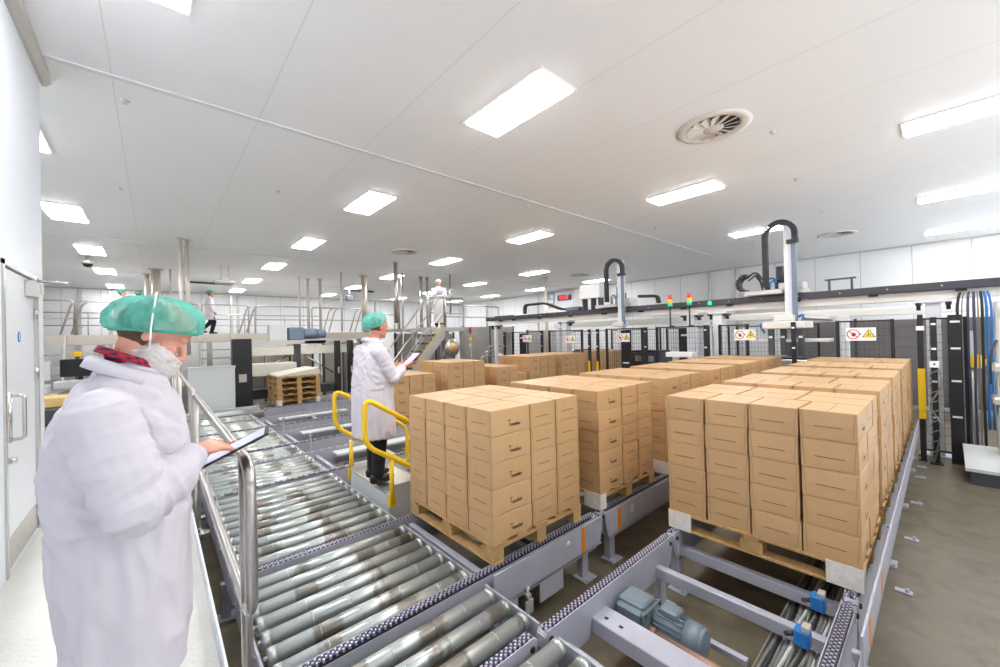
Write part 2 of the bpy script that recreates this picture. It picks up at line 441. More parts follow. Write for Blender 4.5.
# raised chequer plate walkway with its edge board
wk = MB().box(WX, .215, -5, 11.9, .53, .57)
struct('floor_walkway', wk, 'chequer')
struct('trim_8', MB().box(.217, .229, -3, 11.9, .38, .655, c=.003), 'wall_white')
sp = MB()
for y in (-2, 0, 2, 4, 6, 8, 10, 11.8):
    for x in (-.7, .12): sp.box(x-.03, x+.03, y-.03, y+.03, 0, .53)
for y in (-2, 0, 2, 4, 6, 8, 10, 11.8): sp.box(-.7, .12, y-.02, y+.02, .45, .53)
struct('trim_9', sp, 'steel_sheet')

# door in the left wall
d = MB().box(WX-.06, WX-.012, 4.2, 5.16, .58, 2.685, c=.004)
door = d.build('door_1', 'door_white'); door['kind'] = 'structure'
fr = MB().box(WX-.1, WX+.012, 4.16, 4.198, .57, 2.72).box(WX-.1, WX+.012, 5.162, 5.2, .57, 2.72).box(WX-.1, WX+.012, 4.16, 5.2, 2.688, 2.725)
fr.build('door_frame', 'steel', door)
MB().box(WX-.013, WX-.006, 4.21, 5.15, .59, .79).build('kick_plate', 'steel_sheet', door)
h = MB().tube(rounded([(WX-.012, 4.36, 1.78), (WX+.06, 4.36, 1.78), (WX+.06, 4.36, 1.47), (WX-.012, 4.36, 1.47)], .03), .011)
h.tube([(WX-.01, 4.36, 1.80), (WX-.01, 4.36, 1.45)], .014)
h.build('door_handle', 'steel', door)
MB().box(WX-.012, WX-.004, 4.225, 4.285, 1.2, 1.42).cyl((WX-.012, 4.32, 1.33), (WX+.03, 4.32, 1.33), .022).build('door_lock', 'steel', door)
cl = MB().box(WX-.012, WX+.045, 4.86, 5.06, 2.53, 2.66, c=.006).box(WX+.012, WX+.05, 5.07, 5.15, 2.57, 2.66)
cl.build('door_closer', 'silver', door)
MB().tube([(WX+.02, 5.1, 2.68), (WX+.19, 5.13, 2.68), (WX+.2, 5.13, 2.675)], .011).build('closer_arm', 'steel', door)
hg = MB()
for z in (.9, 1.9, 2.4): hg.cyl((WX+.0, 5.155, z-.05), (WX+.0, 5.155, z+.05), .012)
hg.build('door_hinge', 'steel', door)
st = MB().lathe([(0, .002), (.042, .002), (.042, 0)], (WX-.012, 4.67, 2.2), 'x', seg=20, mi=0)
st.quad((WX-.0098, 4.66, 2.175), (WX-.0098, 4.68, 2.175), (WX-.0098, 4.68, 2.225), (WX-.0098, 4.66, 2.225), 1)
st.build('door_sticker', ['blue', 'sign_white'], door)

# ---------------------------------------------------------------- ceiling lights
def light_meshes():
    a, b_ = .245, .6
    f = MB()
    for (x0, x1, y0, y1) in ((-a-.035, -a, -b_-.035, b_+.035), (a, a+.035, -b_-.035, b_+.035), (-a, a, -b_-.035, -b_), (-a, a, b_, b_+.035)):
        f.box(x0, x1, y0, y1, -.016, 0)
    d_ = MB(); d_.box(-a, a, -b_, b_, -.03, -.002, c=.008)
    return f.mesh('frame'), d_.mesh('diffuser')
LF, LD = light_meshes()
cols = [(-1.25, 'over the space beyond the door wall'), (3.05, 'over the roller lane column'), (7.33, 'over the carton lanes column'),
        (11.65, 'over the gantry column'), (15.95, 'beside the long cladding wall')]
rows = [-4.2, -.33, 3.1, 7.07, 11.0, 14.95, 18.95, 22.85]
for ci, (x, cname) in enumerate(cols):
    k = 0
    for y in rows:
        if ci == 0 and y < 7: continue
        if (ci == 3 and y == 7.07) or (ci == 4 and y in (3.1, 7.07)): continue
        if ci == 0 and y > 22: y = 23.6
        k += 1
        t = thing('ceiling_light', 'white light panel %s, %s row from camera end' % (cname, ORD[k-1]), 'light', (x, y, CZ), 0, 'recessed ceiling light panels')
        link('light_frame', LF, 'light_frame', t); link('diffuser', LD, 'diffuser', t)
t = thing('ceiling_light', 'recessed light panel beside the ceiling cove near the door wall', 'light', (-.04, 3.19, CZ), 0, 'recessed ceiling light panels')
link('light_frame', LF, 'light_frame', t); link('diffuser', LD, 'diffuser', t)

# round swirl air diffusers
def vent(x, y, label):
    t = thing('air_vent', label, 'air vent', (x, y, CZ), 0, 'round ceiling air vents')
    pr = [(.40, 0), (.42, -.012), (.36, -.026), (.30, -.02), (.285, .0)]
    MB().lathe(pr, (0, 0, 0), seg=36).build('vent_ring', 'vent_white', t)
    MB().lathe([(.286, -.003), (.0, -.003)], (0, 0, 0), seg=30).build('vent_back', 'vent_dark', t)
    MB().lathe([(0, -.03), (.105, -.03), (.115, -.022), (.115, -.004)], (0, 0, 0), seg=28).build('vent_hub', 'vent_white', t)
    for k in range(14):
        a = 2*PI*k/14
        rm = Matrix.Rotation(a, 3, 'Z') @ Matrix.Rotation(R(24), 3, 'X')
        b_ = MB(); vs = MB().box(.112, .29, -.045, .045, -.004, 0)
        vs.v = [tuple(rm @ V(p) + V((0, 0, -.021))) for p in vs.v]
        vs.build('vent_blade', 'vent_white', t)
vent(5.27, 1.85, 'round swirl air vent above the carton lanes')
vent(5.55, 10.45, 'round air vent above the worker on the crossover')
vent(13.9, 1.85, 'round air vent above the gantry robot with long hose loop')
vent(13.8, 10.32, 'round air vent above the wall clock end of the gantry')
def sprink(x, y):
    b_ = MB().lathe([(.04, 0), (.04, -.005), (.012, -.01), (.008, -.03), (.018, -.033), (.018, -.036), (0, -.036)], (x, y, CZ), seg=12)
    tag(b_.build('sprinkler', 'silver'), 'small ceiling sprinkler head', 'sprinkler', 'ceiling sprinkler heads')
for p in ((6.0, 1.4), (8.2, 1.6), (5.6, 5.4), (9.2, 4.6), (11, 1.7), (1.6, 7.4), (-.2, 5.6), (13, 3.6), (8.6, 8.8), (-.4, 8.8)): sprink(*p)
t = thing('security_camera', 'small dark dome camera hanging under the ceiling', 'camera', (-1.42, 16.2, CZ))
MB().cyl((0, 0, 0), (0, 0, -.12), .03).lathe([(.13, -.12), (.14, -.18), (.12, -.2)], (0, 0, 0)).build('camera_body', 'silver', t)
MB().ball((0, 0, -.2), (.11, .11, .1)).build('camera_dome', 'black', t)
# ================================================================ roller conveyor
CT = .5          # chain top
RX0, RX1 = .40, 1.62
rc = thing('roller_conveyor', 'long zinc roller conveyor running beside the raised walkway', 'conveyor', (1.01, 5.6, 0))
def rel(o, root): o.location = V(o.location) - V(root.location); return o
LX, LY = 1.01, 5.6
RLEN = RX1-RX0-.02
rm_ = MB().cyl((-RLEN/2+.02, 0, 0), (RLEN/2-.02, 0, 0), .044, seg=18)
for s in (-1, 1):
    rm_.cyl((s*(RLEN/2-.05), 0, 0), (s*(RLEN/2-.012), 0, 0), .0465, .0465, seg=18)
    rm_.cyl((s*(RLEN/2-.012), 0, 0), (s*(RLEN/2+.008), 0, 0), .012, seg=8)
for q in (-.33, -.1, .16, .36):     # drive grooves
    rm_.cyl((q-.004, 0, 0), (q+.004, 0, 0), .0452, seg=18)
RME = rm_.mesh('roller')
chain_ys = (.42, 1.52, 2.10, 3.27, 5.12, 6.15, 6.9, 7.9, 8.65, 9.65)
y = .62; ry = []
pitch = .167
segs = [(.50, 1.47, 6), (1.585, 2.04, 3), (2.165, 3.205, 7), (3.34, 5.05, 10), (5.19, 6.08, 6), (6.22, 6.80, 4), (6.96, 7.84, 6), (7.99, 8.56, 4), (8.71, 9.58, 6), (9.72, 10.4, 5)]
for a, b_, n in segs:
    for k in range(n): ry.append(a+(b_-a)*(k+.5)/n)
for yy in ry:
    o = bpy.data.objects.new('roller', RME); C.objects.link(o); o.parent = rc
    if not RME.materials: RME.materials.append(M('roller'))
    o.location = (0, yy-LY, .452)
def side_frame(x0, x1, y0, y1, out):
    m_ = MB()
    m_.box(x0-LX, x1-LX, y0-LY, y1-LY, .27, .465, c=.004)
    m_.box((x1 if out < 0 else x0-.035)-LX, (x1+.035 if out < 0 else x0)-LX, y0-LY, y1-LY, .27, .277)
    yy = y0+.1
    while yy < y1:      # bolts and slots along the outer face
        m_.cyl((x0-LX-.006, yy-LY, .43), (x1-LX+.006, yy-LY, .43), .011, seg=8); yy += .167
    return m_
for (y0, y1) in ((.05, .35), (.49, 1.43), (1.57, 2.06), (2.20, 3.20), (3.34, 5.06), (5.20, 6.08), (6.22, 6.81), (6.95, 7.85), (7.99, 8.56), (8.70, 9.59), (9.73, 10.48)):
    side_frame(RX0-.022, RX0-.007, y0, y1, -1).build('side_frame', 'conv_grey', rc)
    side_frame(RX1+.007, RX1+.022, y0, y1, 1).build('side_frame', 'conv_grey', rc)
for yy in (.2, 1.8, 3.7, 5.5, 7.3, 9.1, 10.3):
    for x in (RX0-.02, RX1+.02):
        MB().box(x-LX-.03, x-LX+.03, yy-LY-.03, yy-LY+.03, .01, .27).box(x-LX-.07, x-LX+.07, yy-LY-.06, yy-LY+.06, 0, .012).build('leg', 'conv_grey', rc)
for yy in (.25, 1.85, 2.7, 3.8, 4.6, 5.6, 6.5, 7.4, 8.3, 9.2, 10.3): MB().box(RX0-LX, RX1-LX, yy-LY-.03, yy-LY+.03, .13, .22).build('cross_member', 'conv_dark', rc)
dr = MB().box(.62-LX, .95-LX, 2.4-LY, 2.6-LY, .12, .36, c=.02).cyl((.95-LX, 2.5-LY, .25), (1.3-LX, 2.5-LY, .25), .08, seg=16)
dr.build('drive_unit', 'conv_dark', rc)
# end stop plate where the rollers finish
ep = MB().box(RX0-.05-LX, 1.9-LX, 10.5-LY, 11.15-LY, .44, .5, c=.005)
ep.build('end_plate', 'steel_sheet', rc)
MB().box(.95-LX, 1.5-LX, 10.62-LY, 11.05-LY, .501, .508).build('white_pad', 'panel_grey', rc)
MB().box(RX0-.05-LX, 1.9-LX, 11.15-LY, 11.2-LY, .0, .56, c=.006).build('end_stop', 'conv_grey', rc)

# ---------------------------------------------------------------- chain conveyors
def chain_mesh(x0, x1, y, z, fine=True):
    """duplex roller chain lying along X on its guide"""
    m_ = MB()
    p = .0165 if fine else .06
    n = int((x1-x0)/p)
    for k in range(n):
        x = x0+(k+.5)*p
        for j in (-1, 0, 1):
            yy = y+j*.015; lt = (k+j) % 2
            m_.box(x-p*(.34 if lt else .5), x+p*(.34 if lt else .5), yy-.0058, yy+.0058, z-.016, z if lt else z-.003, mi=0 if lt else 1)
    m_.box(x0, x1, y-.024, y+.024, z-.028, z-.016, mi=2)
    return m_
mat('chain_light', rgb(206, 204, 214), .3, .5)
mat('chain_dark', rgb(58, 56, 96), .4, .3)
CM = ['chain_light', 'chain_dark', 'rubber']

def rail_profile(x0, x1, zb, zt, cut0, cut1):
    p = [(x0, zt)]
    p += [(x0, zt-.07), (x0+cut0*.4, zb+.03), (x0+cut0, zb)] if cut0 else [(x0, zb)]
    p += [(x1-cut1, zb), (x1-cut1*.4, zb+.03), (x1, zt-.07)] if cut1 else [(x1, zb)]
    p += [(x1, zt)]
    return p
def chain_conveyor(label, x0, x1, ya, yb, legs, fine=True, cut=.1, faces=(-1, 1), lean=None, zdeep=.25):
    t = thing('chain_conveyor', label, 'conveyor', ((x0+x1)/2, (ya+yb)/2, 0), 0, 'grey chain conveyors')
    ox, oy = (x0+x1)/2, (ya+yb)/2
    for y, s in ((yb, 1), (ya, -1)):
        m_ = MB().prism([(a-ox, z) for a, z in rail_profile(x0, x1, zdeep, CT-.03, cut, cut)], y-oy-.03, y-oy+.03, 'y')
        m_.prism([(a-ox, z) for a, z in rail_profile(x0+.02, x1-.02, zdeep+.03, CT-.005, cut*.8, cut*.8)], y-oy-s*.036, y-oy-s*.03, 'y')
        r = m_.build('rail', 'conv_grey', t)
        c_ = chain_mesh(x0-ox+.02, x1-ox-.02, y-oy, CT, fine); c_.build('chain', CM if fine else ['chain_light', 'cable', 'conv_dark'], r)
        for xe in (x0+.045, x1-.045):
            MB().cyl((xe-ox, y-oy-.034, CT-.055), (xe-ox, y-oy+.034, CT-.055), .046, seg=18).cyl((xe-ox, y-oy-.045, CT-.055), (xe-ox, y-oy+.045, CT-.055), .016, seg=10, mi=1).build('sprocket', ['conv_grey', 'black'], r)
        for xl in legs:
            l = MB().box(xl-ox-.04, xl-ox+.04, y-oy-.03, y-oy+.03, .012, zdeep+.02).box(xl-ox-.075, xl-ox+.075, y-oy-.09, y-oy+.05, 0, .014)
            l.cyl((xl-ox-.05, y-oy-.07, .012), (xl-ox-.05, y-oy-.07, .03), .012, seg=6)
            l.build('leg', 'conv_grey', t)
    return t, ox, oy
def beam_part(t, ox, oy, x, y0, y1, z0, z1, w, name='cross_beam', m='conv_grey'):
    MB().box(x-ox-w/2, x-ox+w/2, y0-oy, y1-oy, z0, z1, c=.004).build(name, m, t)
Y1a, Y1b = .40, 1.50
Y2a, Y2b = 2.13, 3.27
# short transfer inside the roller bed, floor-edge lane
t, ox, oy = chain_conveyor('chain transfer set between the rollers ahead of the floor-edge lane', .46, 1.53, Y1a+.02, Y1b+.02, [.7], cut=.06, zdeep=.3)
# floor-edge lane: empty piece with drive, then the loaded run
t, ox, oy = chain_conveyor('empty chain conveyor with exposed gear motor and copper shaft', 1.57, 3.08, Y1a, Y1b, [1.72, 2.92])
beam_part(t, ox, oy, 1.74, Y1a+.03, Y1b-.03, .27, .35, .06)
beam_part(t, ox, oy, 2.82, Y1a+.03, Y1b-.03, .28, .36, .06)
cv = MB().box(1.99-ox, 2.15-ox, Y1a+.03-oy, Y1b-.03-oy, .28, .375, c=.005)
for yy in (1.40, 1.30): cv.box(2.04-ox, 2.06-ox, yy-oy-.012, yy-oy+.012, .3755, .377, mi=1)
cv.build('channel_cover', ['conv_grey', 'black'], t)
MB().box(1.98-ox, 2.42-ox, Y1b-.034-oy, Y1b-.028-oy, .26, .42).build('drive_plate', 'conv_grey', t)
g = MB().box(2.20-ox, 2.42-ox, 1.25-oy, 1.44-oy, .19, .40, c=.02)
g.box(2.23-ox, 2.39-ox, 1.26-oy, 1.43-oy, .39, .425, c=.012)
for xx in (2.22, 2.40):
    for zz in (.22, .385): g.cyl((xx-ox, 1.235-oy, zz), (xx-ox, 1.26-oy, zz), .016, seg=8)
g.box(2.195-ox, 2.425-ox, 1.235-oy, 1.25-oy, .185, .405, c=.01)
gb = g.build('gearbox', 'motor', t)
mo = MB().cyl((2.35-ox, 1.235-oy, .31), (2.35-ox, 1.02-oy, .31), .082, seg=24)
for k in range(20):
    a = 2*PI*k/20; u = V((math.cos(a), 0, math.sin(a)))
    c0 = V((2.35-ox, 0, .31))+u*.084
    rm = Matrix.Rotation(-a, 3, 'Y')
    mo.box(c0.x-.012, c0.x+.012, 1.05-oy, 1.21-oy, c0.z-.003, c0.z+.003, rot=rm)
mo.cyl((2.35-ox, 1.04-oy, .31), (2.35-ox, .955-oy, .31), .094, .09, seg=24).cyl((2.35-ox, .955-oy, .31), (2.35-ox, .94-oy, .31), .09, .07, seg=24)
mo.box(2.30-ox, 2.40-ox, 1.08-oy, 1.19-oy, .38, .435, c=.012)
mo.build('drive_motor', 'motor', t)
sh = MB().cyl((2.255-ox, 1.235-oy, .29), (2.255-ox, Y1a+.03-oy, .29), .022, seg=16)
sh.cyl((2.255-ox, 1.235-oy, .29), (2.255-ox, 1.19-oy, .29), .032, seg=16)
sh.build('drive_shaft', 'shaft', t)
bk = MB().box(2.5-ox, 2.54-ox, .78-oy, 1.1-oy, .2, .23).build('bracket', 'conv_grey', t)
for xx, lab in ((2.62, 'a'), (3.02, 'b')):
    s_ = MB().box(xx-ox-.035, xx-ox+.035, .505-oy, .575-oy, .40, .49, c=.008).box(xx-ox-.03, xx-ox+.03, .505-oy, .54-oy, .49, .515, mi=1)
    s_.cyl((xx-ox, .58-oy, .44), (xx-ox, .62-oy, .42), .012, mi=2)
    s_.build('sensor', ['blue', 'silver', 'cable_dark'], t)
st_ = MB().box(2.66-ox, 2.71-ox, Y1b+.030-oy, Y1b+.0315-oy, .26, .46).build('orange_stripe', 'orange', t)

t, ox, oy = chain_conveyor('long chain conveyor carrying the row of loads along the bare floor', 3.11, 9.27, Y1a, Y1b, [3.22, 4.9, 6.6, 8.3, 9.1])
for x in (3.24, 4.9, 6.6, 8.3): beam_part(t, ox, oy, x, Y1a+.03, Y1b-.03, .28, .36, .06)
# pallet guide on its feet
t = thing('pallet_guide', 'thin grey side guide edging the chain lane on the bare floor side', 'guide rail', (6, .28, 0))
MB().box(2.45-6, 8.8-6, -.006, .006, .50, .68, c=.003).box(2.45-6, 8.8-6, -.006, .02, .49, .515, c=.003).build('guide_strip', 'conv_grey', t)
MB().box(2.66-6, 2.71-6, -.008, -.0062, .52, .67).build('orange_stripe', 'orange', t)
MB().box(3.22-6, 3.27-6, -.008, -.0062, .52, .67).build('orange_stripe', 'orange', t)
for x in (2.6, 4.45, 5.6, 6.8, 8.0, 8.6):
    MB().box(x-6-.02, x-6+.02, .006, .055, .49, .505).box(x-6-.03, x-6+.03, -.08, .02, 0, .012).cyl((x-6, -.05, .012), (x-6, -.05, .036), .012, seg=6).build('foot', 'conv_grey', t)

# cable tray under the lane
t = thing('cable_tray', 'steel cable tray filled with grey cables under the floor-edge lane', 'cable tray', (3.0, .62, 0))
m_ = MB()
for yy in (-.115, .115): m_.box(-1.2, 1.4, yy-.004, yy+.004, .2, .26)
for k in range(26): m_.box(-1.2+k*.1, -1.19+k*.1, -.115, .115, .2, .205)
for xx in (-1.1, .2, 1.3): m_.box(xx-.02, xx+.02, -.1, .1, 0, .2)
m_.build('tray', 'steel_sheet', t)
rr = random.Random(3)
for k in range(11):
    yy = -.1+k*.02
    pts = [(-1.2+j*.2, yy+rr.uniform(-.008, .008), .222+rr.uniform(0, .022)) for j in range(14)]
    MB().tube(pts, rr.uniform(.007, .012), 7).build('cable', 'cable' if k % 3 else ('cable_dark' if k % 2 else 'panel_grey'), t)

# middle lane
t, ox, oy = chain_conveyor('chain conveyor carrying the first carton load beside the rollers', .46, 2.98, Y2a, Y2b, [1.78, 2.78], cut=.1)
beam_part(t, ox, oy, 1.72, Y2a+.03, Y2b-.03, .30, .44, .05)
beam_part(t, ox, oy, 2.3, Y2a+.03, Y2b-.03, .28, .36, .06)
MB().prism([(a-ox, z) for a, z in rail_profile(1.70, 2.97, .25, .492, 0, .1)], Y2a-.085-oy, Y2a-.07-oy, 'y').box(1.70-ox, 2.95-ox, Y2a-.085-oy, Y2a-.03-oy, .26, .27).build('side_plate', 'conv_grey', t)
MB().box(1.72-ox, 1.92-ox, Y2a-.082-oy, Y2a-.072-oy, .10, .25).build('side_plate', 'conv_grey', t)
MB().box(2.15-ox, 2.42-ox, Y2a-.082-oy, Y2a-.072-oy, .10, .25).build('side_plate', 'conv_grey', t)
MB().box(2.66-ox, 2.71-ox, Y2a-.087-oy, Y2a-.0855-oy, .27, .485).build('orange_stripe', 'orange', t)
MB().lathe([(0, -.002), (.026, -.002), (.026, 0)], (2.49-ox, Y2a-.0855-oy, .42), 'y', seg=16).build('round_sticker', 'slip', t)
hk = MB().tube([(2.0-ox, Y2a-.10-oy, .3), (2.0-ox, Y2a-.10-oy, .2)], .012).box(1.97-ox, 2.05-ox, Y2a-.11-oy, Y2a-.095-oy, .10, .2, c=.004).cyl((2.0-ox, Y2a-.12-oy, .24), (2.0-ox, Y2a-.07-oy, .24), .02, seg=10)
hk.build('stop_latch', 'silver', t)
mv = MB().box(2.36-ox, 2.56-ox, Y2a+.06-oy, Y2a+.34-oy, .14, .3, c=.02).cyl((2.46-ox, Y2a+.34-oy, .22), (2.46-ox, Y2a+.55-oy, .22), .07, seg=16)
mv.build('drive_motor', 'dark_grey', t)
t, ox, oy = chain_conveyor('long middle chain conveyor under the row behind the first load', 3.01, 9.27, Y2a, Y2b, [3.2, 4.9, 6.6, 8.3, 9.1])
for x in (3.3, 4.9, 6.6, 8.3): beam_part(t, ox, oy, x, Y2a+.03, Y2b-.03, .28, .36, .06)
MB().prism([(a-ox, z) for a, z in rail_profile(3.02, 9.25, .25, .492, .1, 0)], Y2a-.085-oy, Y2a-.07-oy, 'y').box(3.1-ox, 9.2-ox, Y2a-.085-oy, Y2a-.03-oy, .26, .27).build('side_plate', 'conv_grey', t)
MB().box(3.22-ox, 3.27-ox, Y2a-.087-oy, Y2a-.0855-oy, .27, .485).build('orange_stripe', 'orange', t)
MB().box(3.44-ox, 3.5-ox, Y2a-.087-oy, Y2a-.0855-oy, .37, .44).build('paper_sticker', 'slip', t)
# lanes beyond the crossover
far = [('chain conveyor lane just behind the yellow handrails', 5.13, 6.15), ('second chain conveyor lane behind the yellow handrails', 6.88, 7.92),
       ('third chain conveyor lane behind the yellow handrails', 8.63, 9.66)]
for lab, a, b_ in far:
    t, ox, oy = chain_conveyor(lab, .46, 9.25, a, b_, [1.85, 3.6, 5.4, 7.2, 9.2], fine=False)
    for x in (1.75, 2.6, 3.6, 5.4): beam_part(t, ox, oy, x, a+.03, b_-.03, .3, .44, .05)
    MB().box(2.0-ox, 2.35-ox, a+.3-oy, a+.6-oy, .2, .36, c=.02).cyl((2.35-ox, a+.45-oy, .28), (2.6-ox, a+.45-oy, .28), .06).build('drive_motor', 'dark_grey', t)
    MB().box(1.95-ox, 3.4-ox, a+.68-oy, a+.9-oy, .44, .47).build('cover_plate', 'panel_grey', t)
    for xx in (1.85, 2.9):
        MB().box(xx-ox-.012, xx-ox+.012, a-.14-oy, a-.12-oy, .012, .6).box(xx-ox-.02, xx-ox+.02, a-.15-oy, a-.11-oy, .58, .64).build('sensor_post', 'silver', t)
t, ox, oy = chain_conveyor('short chain conveyor inside the robot fence', 9.75, 11.5, 6.7, 7.7, [9.9, 11.35], fine=False)
t, ox, oy = chain_conveyor('chain conveyor lane holding the stack of empty pallets', 1.95, 4.5, 11.02, 12.08, [2.1, 3.4, 4.4], fine=False)
MB().box(2.0-ox, 4.2-ox, -.35, .3, .40, .43).build('cover_plate', 'steel_sheet', t)

# ---------------------------------------------------------------- steel handrail beside the rollers
def handrail(y0, y1, label, zt=1.64, zb=1.04):
    t = thing('steel_handrail', label, 'handrail', (.27, (y0+y1)/2, .3)); oy = (y0+y1)/2; oz = .3
    lp = rounded([(0, y0-oy, zt-oz), (0, y1-oy, zt-oz), (0, y1-oy, zb-oz), (0, y0-oy, zb-oz)], .11, 7, closed=True)
    MB().tube(lp, .0215, 14, closed=True).build('rail_loop', 'steel_rail', t)
    n = max(2, int((y1-y0)/1.6)+1)
    for k in range(n):
        yy = y0+.13+(y1-y0-.26)*k/(n-1)-oy
        MB().cyl((0, yy, .1), (0, yy, zt-oz-.01), .0215, seg=14).build('post', 'steel_rail', t)
        MB().box(-.03, .085, yy-.035, yy+.035, .06, .1, c=.004).cyl((.02, yy, .12), (.02, yy, .05), .028, seg=10).cyl((-.01, yy-.05, .14), (-.01, yy+.05, .14), .02, seg=8).build('clamp', 'steel', t)
    # bracket arm fixes the rail to the conveyor frame
    return t
handrail(1.80, 4.62, 'polished steel handrail loop the bearded worker stands at')
handrail(4.78, 7.7, 'second polished steel handrail loop along the walkway edge', 1.66)
handrail(7.86, 11.2, 'third polished steel handrail loop, at the far walkway end', 1.68)

# ---------------------------------------------------------------- crossover with yellow handrails
t = thing('crossover_step', 'grey sheet metal crossover step the second worker stands on', 'step', (1.7, 4.1, 0))
MB().box(0, .42, -.42, .5, .575, .6, c=.004).build('deck', 'steel_sheet', t)
for k in range(2):
    MB().box(.44+k*.22, .68+k*.22, -.42, .5, .40-k*.18, .42-k*.18, c=.003).build('tread', 'steel_sheet', t)
for yy in (-.45, .52):
    MB().prism([(0, .3), (.0, .6), (.06, .66), (.45, .66), (.95, .2), (.95, .02), (.2, .02)], yy-.006, yy+.006, 'y').build('side_panel', 'panel_grey', t)
MB().box(.0, .012, -.45, .52, .3, .575).build('front_panel', 'panel_grey', t)
def yellow(y, label, top, bot):
    t = thing('yellow_handrail', label, 'handrail', (1.7, y, 0))
    pts = [(a-1.7, 0, z) for a, z in top] + [(a-1.7, 0, z) for a, z in bot[::-1]]
    MB().tube(rounded(pts, .12, 8, closed=True), .024, 14, closed=True).build('rail_loop', 'yellow', t)
    for xx, z0, z1 in ((1.72, .5, .93), (2.28, .14, .56)):
        MB().cyl((xx-1.7, .0, z0), (xx-1.7, 0, z1), .022, seg=12).box(xx-1.7-.035, xx-1.7+.035, -.012, .03, z0-.03, z0+.1, c=.004).build('post', 'yellow', t)
yellow(3.60, 'yellow tube handrail in front of the second worker', [(1.46, 1.57), (2.9, .64)], [(1.46, 1.12), (2.9, .19)])
yellow(4.66, 'yellow tube handrail behind the second worker', [(1.54, 1.55), (2.45, .96)], [(1.54, 1.12), (2.45, .48)])
# ================================================================ pallets and cartons
LA, WI, HB = .388, .287, .186     # carton length, width, height
LP = .189                         # layer pitch
def carton_mesh(v):
    """carton with flaps on the two ends, print on the long sides, taped lid; origin at base centre"""
    rr = random.Random(v); m_ = MB()
    a, b_, h = LA/2, WI/2, HB
    bu = .0025
    # body: rings with slight bulge
    levels = [(0, .0), (.012, .003), (h*.5, .003+bu), (h-.010, .003), (h, -.001)]
    ring = []
    for z, e in levels:
        for (x, y) in ((-a, -b_), (0, -b_), (a, -b_), (a, 0), (a, b_), (0, b_), (-a, b_), (-a, 0)):
            k = 1.0 if (x == 0 or y == 0) else .35
            dx = (e-.004)*(1 if x > 0 else -1 if x < 0 else 0)*k; dy = (e-.004)*(1 if y > 0 else -1 if y < 0 else 0)*k
            ring.append(V((x+dx, y+dy, z)))
    fs = []
    for i in range(len(levels)-1):
        for k in range(8): fs.append((i*8+k, i*8+(k+1) % 8, (i+1)*8+(k+1) % 8, (i+1)*8+k))
    fs.append(tuple(range(8))[::-1]); fs.append(tuple(32+k for k in range(8)))
    m_._add(ring, fs, 0, False)
    # lid: two flaps meeting along the length, a shallow seam between
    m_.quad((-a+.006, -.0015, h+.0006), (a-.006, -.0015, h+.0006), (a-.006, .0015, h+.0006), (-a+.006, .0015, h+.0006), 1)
    for s in (-1, 1):
        # upper end flap overlaps the lower one: thin tilted plate with a folded lip
        x = s*a; zc = h*(.46+rr.uniform(-.03, .03))
        y0, y1 = -b_+.012, b_-.012
        t = .0022
        vs = [V((x-s*.001, y0, h-.004)), V((x-s*.001, y1, h-.004)), V((x+s*t, y1-.014, zc)), V((x+s*t, y0+.014, zc)),
              V((x-s*.002, y0+.014, zc-.002)), V((x-s*.002, y1-.014, zc-.002))]
        m_._add(vs, [(0, 1, 2, 3) if s > 0 else (3, 2, 1, 0), (3, 2, 5, 4) if s > 0 else (4, 5, 2, 3)], 0, False)
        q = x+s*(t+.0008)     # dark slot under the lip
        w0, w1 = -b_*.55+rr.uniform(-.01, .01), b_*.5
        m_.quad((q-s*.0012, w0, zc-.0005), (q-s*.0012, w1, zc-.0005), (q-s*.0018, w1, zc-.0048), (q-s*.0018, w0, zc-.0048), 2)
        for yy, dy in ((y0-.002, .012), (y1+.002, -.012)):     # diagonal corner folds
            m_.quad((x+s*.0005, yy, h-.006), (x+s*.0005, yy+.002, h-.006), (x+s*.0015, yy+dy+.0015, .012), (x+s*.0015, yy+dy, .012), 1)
    # printed word on both long sides: a big initial then low letters
    for s in (-1, 1):
        y = s*(b_+.0018)
        ux = -s      # reading direction as seen from outside
        def st(u0, u1, z0, z1):
            p = [(ux*u0, y, z0), (ux*u1, y, z0), (ux*u1, y, z1), (ux*u0, y, z1)]
            m_.quad(*(p if s < 0 else p[::-1]), 2)
        o = -.02; zb = .052
        st(o-.013, o+.020, zb+.044, zb+.049); st(o+.001, o+.006, zb+.006, zb+.047)
        u = o+.014
        for k, asc in enumerate((0, 0, 0, 0, 1, 0, 0)):
            w = .013
            st(u, u+.0045, zb, zb+(.034 if asc else .018)); st(u+w-.0055, u+w-.001, zb, zb+.018); st(u, u+w-.002, zb+.0145, zb+.0185 )
            if k % 2: st(u, u+w-.002, zb-.0005, zb+.0045)
            u += w+.0015
    me = m_.mesh('carton')
    for q in ('card', 'card_in', 'ink'): me.materials.append(M(q))
    return me
CARTONS = [carton_mesh(v) for v in range(4)]
# slot: (x, y, rot90, row, column) in a load, x and y from the load corner
SLOTS = [(.2, .15+.3*i, 0, 'front', i) for i in range(4)] + [(.55, .2+.4*j, 1, 'middle', j) for j in range(3)] + [(.85, .2+.4*j, 1, 'back', j) for j in range(3)]
